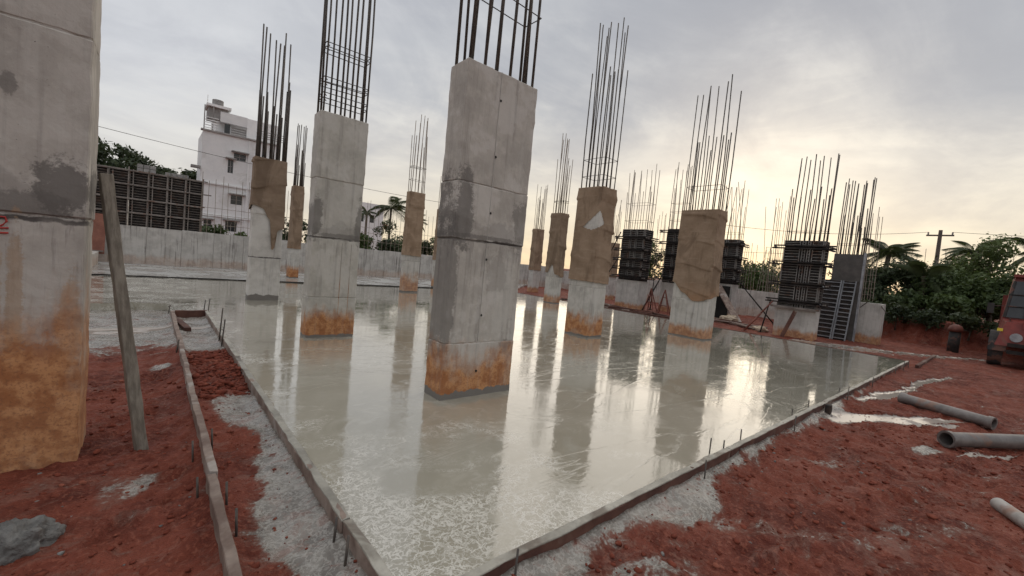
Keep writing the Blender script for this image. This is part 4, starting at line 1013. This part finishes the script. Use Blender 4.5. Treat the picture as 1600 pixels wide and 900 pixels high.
def crown_obj(V, F, mat, parent, name='crown'):
    me = bpy.data.meshes.new(name); me.from_pydata(V.tolist(), [], F.tolist()); me.materials.append(mat); return link(name, me, parent)
def tree(label, loc, h, r, mat, n=2500, leaf=.2, seed=0, name='tree', trunk_h=.45, group=None, flat=.75, nclump=9, tr=.12):
    rng = random.Random(seed); t = thing(name, label, 'tree' if 'tree' in name else 'shrub', loc, 0, group)
    cl = []; tb = MB()
    top = h*trunk_h
    tb.tube([(0, 0, -.3), (rng.uniform(-.1, .1), rng.uniform(-.1, .1), top*.5), (rng.uniform(-.2, .2), rng.uniform(-.2, .2), top)], [tr*1.3, tr, tr*.75], 8)
    for k in range(nclump):
        a = 6.283*k/nclump+rng.uniform(-.5, .5); rr = r*rng.uniform(.15, .72); z = top+(h-top)*rng.uniform(.12, .82)
        z -= rr/r*.18*(h-top)
        cx, cy = rr*math.cos(a), rr*math.sin(a); cs = r*rng.uniform(.26, .46)
        cl.append((cx, cy, z, cs, cs, cs*flat))
        tb.tube([(0, 0, top*rng.uniform(.6, 1)), (cx*.5, cy*.5, (top+z)/2), (cx, cy, z)], [tr*.5, tr*.33, tr*.12], 5)
    tb.build('trunk', M['trunk'], t, True)
    V, F = leaves(cl, n, leaf, seed); crown_obj(V, F, M[mat], t); return t
# dark big trees at left
TL = [(-5.5, 52, 10.2, 3.6), (-2.6, 51, 9.7, 3.0), (-.2, 53, 9.9, 3.0), (1.9, 52, 8.6, 2.3), (-4.0, 48, 8.0, 2.8), (3.4, 56, 9.2, 2.0)]
nm = ['leftmost of the dark broad trees, beside the near column', 'dark broad tree second from the near column', 'middle dark broad tree above the form panel wall', 'dark broad tree just left of the white house', 'lower dark tree in front of the leftmost one', 'dark tree touching the white house wall']
for i, ((x, y, h, r), s) in enumerate(zip(TL, nm)): tree(s, (x, y, .3), h-.6, r, 'leaf_dark', 5200, .17, 100+i, 'broad_tree', .35, 'dark trees behind the form panel wall', .62, 12, .25)
# hedge plants behind far wall
HB = [(2.3, 25.6, 1.6, .9, 'leaf_mid'), (3.4, 25.7, 1.3, .85, 'leaf_mid'), (4.6, 26.5, 2.4, 1.1, 'leaf_dark'), (6.0, 27.2, 3.0, 1.3, 'leaf_dark'), (7.6, 27, 2.6, 1.2, 'leaf_dark'), (9.0, 26.6, 2.2, 1.1, 'leaf_dark'), (10.5, 27, 2.4, 1.2, 'leaf_mid'), (12, 26.8, 2.3, 1.2, 'leaf_dark'), (13.6, 27.4, 2.5, 1.3, 'leaf_mid'), (15.2, 28, 2.8, 1.4, 'leaf_dark'), (17, 28.5, 2.7, 1.4, 'leaf_mid'), (19.5, 28, 2.6, 1.5, 'leaf_dark'), (22, 28, 2.8, 1.6, 'leaf_dark'), (11.2, 31, 3.4, 1.4, 'leaf_dark'), (14.3, 32, 3.6, 1.5, 'leaf_dark')]
hl = ['bright low shrub under the white house, left one', 'bright low shrub under the white house, right one', 'dark shrub behind the half-wrapped column', 'tall dark shrub between the two left columns', 'dark shrub behind the second bare column', 'dark shrub at the right side of the second bare column', 'green shrub below the small white house', 'dark shrub below the palms', 'green shrub left of the far wrapped column', 'dark shrub right of the far wrapped column', 'green shrub at the left edge of the centre column', 'dark shrub hidden behind the centre column', 'dark shrub right behind the centre column', 'taller dark shrub in front of the small white house', 'taller dark shrub under the tallest palm']
for i, ((x, y, h, r, mt), s) in enumerate(zip(HB, hl)): tree(s, (x, y, .5), h, r, mt, 2200, .09, 200+i, 'shrub', .15, 'shrubs behind the far wall', .8, 9, .06)
# right-hand side
RT = [(27.5, 9.6, 2.6, 1.7, 'leaf_mid', 'round green bush between the plank ramp and the largest formwork'), (28.5, 11.5, 2.6, 1.4, 'leaf_mid', 'green bush just right of the plank ramp formwork'),
      (30, 19.0, 4.2, 1.7, 'leaf_mid', 'open leafy tree between the two left-hand formworks'), (31, 16.8, 3.4, 1.5, 'leaf_mid', 'lower tree left of the half-hidden formwork'), (28, 7.6, 2.2, 1.3, 'leaf_dark', 'dark bush behind the largest formwork'),
      (27.2, 4.9, 3.1, 1.6, 'leaf_dark', 'dark thick tree behind the plywood form'), (28, 3.3, 3.0, 1.6, 'leaf_dark', 'dark thick tree right of the concrete block'), (27.4, 1.9, 2.5, 1.3, 'leaf_mid', 'green thicket above the earth bank, below the utility pole'),
      (29, 1.0, 4.4, 1.7, 'leaf_light', 'light green feathery tree left of the truck'), (29.5, -.9, 4.3, 1.7, 'leaf_light', 'light green feathery tree behind the truck'), (26.6, .6, 2.3, 1.3, 'leaf_mid', 'green thicket directly left of the truck'), (28.6, -2.4, 3.8, 1.7, 'leaf_mid', 'tree at the right edge behind the truck'),
      (31, 5.6, 2.9, 1.8, 'leaf_dark', 'dark tree farther back behind the plywood form'), (33, 2.4, 3.6, 1.9, 'leaf_dark', 'dark tree farther back beneath the utility pole'), (25.9, 3.2, 1.5, .9, 'leaf_mid', 'low green shrub on the earth bank by the concrete block'), (25.6, 1.7, 1.4, .9, 'leaf_mid', 'low green shrub on the earth bank near the red post')]
for i, (x, y, h, r, mt, s) in enumerate(RT): tree(s, (x, y, .5 if x > 25 and y > 5 else .7), h, r, mt, 5200 if mt != 'leaf_light' else 3800, .085, 300+i, 'leafy_tree' if h > 2.8 else 'shrub', .22, 'greenery on the right', .85, 12, .08)
for i, (x, y, h, r, q) in enumerate([(23.7, 3.9, .8, .7, 'leftmost'), (23.5, 3.0, .8, .7, 'second'), (23.4, 2.1, .8, .7, 'third'), (23.2, .9, .7, .6, 'fourth'), (23.2, .1, .7, .6, 'rightmost')]): tree('%s clump of dark weeds hanging over the earth bank' % q, (x, y, .55), h, r, 'leaf_dark', 1500, .06, 400+i, 'shrub', .1, 'weeds on the earth bank', .9, 8, .03)
def palm(label, loc, h, fl, n, seed, lean=(0, 0)):
    rng = random.Random(seed); t = thing('palm_tree', label, 'palm', loc, 0, 'coconut palms')
    tip = Vector((lean[0], lean[1], h))
    MB().tube([(0, 0, -.3), (lean[0]*.3, lean[1]*.3, h*.5), tip], [.17, .13, .10], 8).build('trunk', M['trunk'], t, True)
    # one frond mesh, shared
    mb = MB(); rib = []
    for i in range(13):
        s = i/12; rib.append((fl*s*(1-.12*s), 0, fl*(.30*s-.62*s*s)))
    mb.tube(rib, [.022*(1-.8*i/12) for i in range(13)], 4)
    for i in range(1, 30):
        s = i/30*.98; x = fl*s*(1-.12*s); z = fl*(.30*s-.62*s*s); L = fl*.33*max(.02, math.sin(min(1, s*.95+.1)*math.pi))**.6+.05
        for sg in (-1, 1):
            tipv = (x+L*.55, sg*L*.75, z-L*.62); wv = .014
            mb.raw([(x-wv, 0, z), (x+wv, 0, z), (tipv[0]*.5+x*.5+wv*1.2, tipv[1]*.5, tipv[2]*.45+z*.55), tipv], [(0, 1, 2), (0, 2, 3)])
    fm = mb.mesh('frond', M['leaf_palm'])
    for k in range(n):
        o = link('frond', fm, t, tip); o.rotation_euler = (rng.uniform(-.3, .3), R(rng.uniform(-58, 32)), 6.283*k/n+rng.uniform(-.25, .25)); o.scale = (rng.uniform(.85, 1.1),)*3
    return t
palm('tall palm between the second column and the far wrapped column', (17.8, 40, 0), 5.7, 2.3, 20, 1)
palm('smaller palm left of the tall palm, above the small white house', (16.6, 43, 0), 5.2, 1.3, 13, 2)
palm('palm partly behind the far wrapped column', (20.9, 41, 0), 4.9, 1.6, 13, 3)
palm('palm right of the plywood form, crown against the sky', (30, 4.7, 0), 3.9, 1.55, 20, 4, (.1, -.2))
palm('palm in the thicket below the utility pole', (27.0, 2.7, .5), 2.2, 1.3, 12, 5)
palm('palm behind the light green tree at far right', (34, 1.6, 0), 4.5, 1.5, 18, 6)
palm('palm at the right edge above the truck', (33, -.6, 0), 4.4, 1.5, 16, 7)

# ------------------------------------------------------------------ red post and truck
rp = thing('red_post', 'short dark post with a red cap in front of the earth bank', 'post', (21.3, 1.15, -.12))
MB().tube([(0, 0, 0), (0, 0, .75)], .15, 12).build('post_body', M['rubber'], rp, True)
MB().tube([(0, 0, .72), (0, 0, .80), (0, 0, .92), (0, 0, .97)], [.19, .20, .15, .05], 14).build('cap', M['jack_red'], rp, True)
tk = thing('truck', 'red truck facing the camera, cut off by the right edge', 'truck', (18.4, 0, -.12))
def hull(name, pts_lo, pts_hi, mat, parent):
    n = len(pts_lo)
    return MB().raw(pts_lo+pts_hi, [tuple(reversed(range(n))), tuple(range(n, 2*n))]+[(i, (i+1) % n, n+(i+1) % n, n+i) for i in range(n)]).build(name, mat, parent)
hull('bonnet', [(.0, .20, .62), (1.0, .24, .62), (1.0, -2.04, .62), (.0, -2.0, .62)][::-1], [(.12, .05, 1.30), (1.0, .14, 1.38), (1.0, -1.94, 1.38), (.12, -1.85, 1.30)][::-1], M['truck_red'], tk)
hull('cab', [(.75, .22, .6), (2.3, .24, .6), (2.3, -2.04, .6), (.75, -2.02, .6)][::-1], [(1.15, .0, 2.62), (2.3, .05, 2.62), (2.3, -1.85, 2.62), (1.15, -1.80, 2.62)][::-1], M['truck_red'], tk)
def lerp3(a, b2, t): return tuple(a[i]+(b2[i]-a[i])*t for i in range(3))
wl0, wh0 = (.86, .10, 1.42), (1.105, .0, 2.50); wl1, wh1 = (.86, -1.90, 1.42), (1.105, -1.80, 2.50)
MB().raw([wl0, wl1, wh1, wh0, (wl0[0]+.04, *wl0[1:]), (wl1[0]+.04, *wl1[1:]), (wh1[0]+.04, *wh1[1:]), (wh0[0]+.04, *wh0[1:])], [(0,1,2,3),(4,7,6,5),(0,4,5,1),(1,5,6,2),(2,6,7,3),(3,7,4,0)]).build('windscreen', M['glass_dark'], tk)
MB().tube([wl0, wh0], .035, 6).build('pillar', M['rubber'], tk); MB().tube([(wl0[0], -.9, 1.42), (wh0[0], -.9, 2.5)], .02, 6).build('pillar', M['rubber'], tk)
MB().box((1.0, -1.85, 2.62), (2.3, .04, 2.70)).build('roof', M['truck_red'], tk)
for y0 in (.02, -2.10):
    MB().tube([(.55, y0, .46), (.55, y0+.28, .46)], .46, 22).build('tyre', M['rubber'], tk)
    MB().tube([(.55, y0-.01, .46), (.55, y0+.29, .46)], .24, 16).build('rim', M['steel_dark'], tk)
    MB().raw(*(lambda P: (P, [(i, i+1, i+10, i+9) for i in range(8)]))([(.55-.56*math.cos(math.pi*i/8), y0+.30, .46+.56*math.sin(math.pi*i/8)) for i in range(9)]+[(.55-.56*math.cos(math.pi*i/8), y0-.05, .46+.56*math.sin(math.pi*i/8)) for i in range(9)])).build('mudguard', M['rubber'], tk)
for z in (.42, .62): MB().box((-.14, -2.05, z), (-.04, -.04, z+.10)).build('bumper_bar', M['steel_dark'], tk)
MB().box((-.02, -1.55, .70), (.03, -.35, 1.15)).build('grille', M['steel_dark'], tk)
for k in range(6): MB().box((-.05, -1.5, .74+k*.068), (-.021, -.4, .765+k*.068)).build('grille_bar', M['steel_bright'], tk)
for y in (-.18, -1.72): MB().tube([(-.06, y, .88), (.05, y, .88)], .12, 16).build('headlight', M['steel_bright'], tk)
for y in (-.30, -.55): MB().box((.02, y-.03, 1.15), (.06, y+.03, 2.2)).build('guard_post', M['truck_red'], tk)
MB().beam((.9, .12, 1.75), (.7, .36, 1.72), .02, .02).build('mirror_arm', M['rubber'], tk); MB().box((.66, .32, 1.5), (.72, .46, 1.8)).build('mirror', M['rubber'], tk)
MB().tube([(.9, -.15, 1.44), (1.0, -.55, 1.95)], .012, 5).build('wiper', M['rubber'], tk)
MB().box((.02, .08, 1.02), (.10, .19, 1.10)).build('indicator_lamp', M['yellow'], tk)
for y in (-.02, -.9, -1.8): MB().box((.14, y-.008, 1.305), (.98, y+.008, 1.40)).build('bonnet_ridge', M['rubber'], tk)
for k in range(3): MB().box((.95, .10, .35+k*.3), (1.35, .30, .39+k*.3)).build('step', M['steel_dark'], tk)
for z in (1.75, 2.1): MB().tube([(.86+(z-1.42)*.227-.03, .08, z), (.86+(z-1.42)*.227-.03, -1.86, z)], .018, 6).build('screen_bar', M['rubber'], tk)
MB().box((2.35, -2.0, .9), (6.5, .2, 2.1)).build('load_bed', M['truck_red'], tk)
print('objects', len(bpy.data.objects))
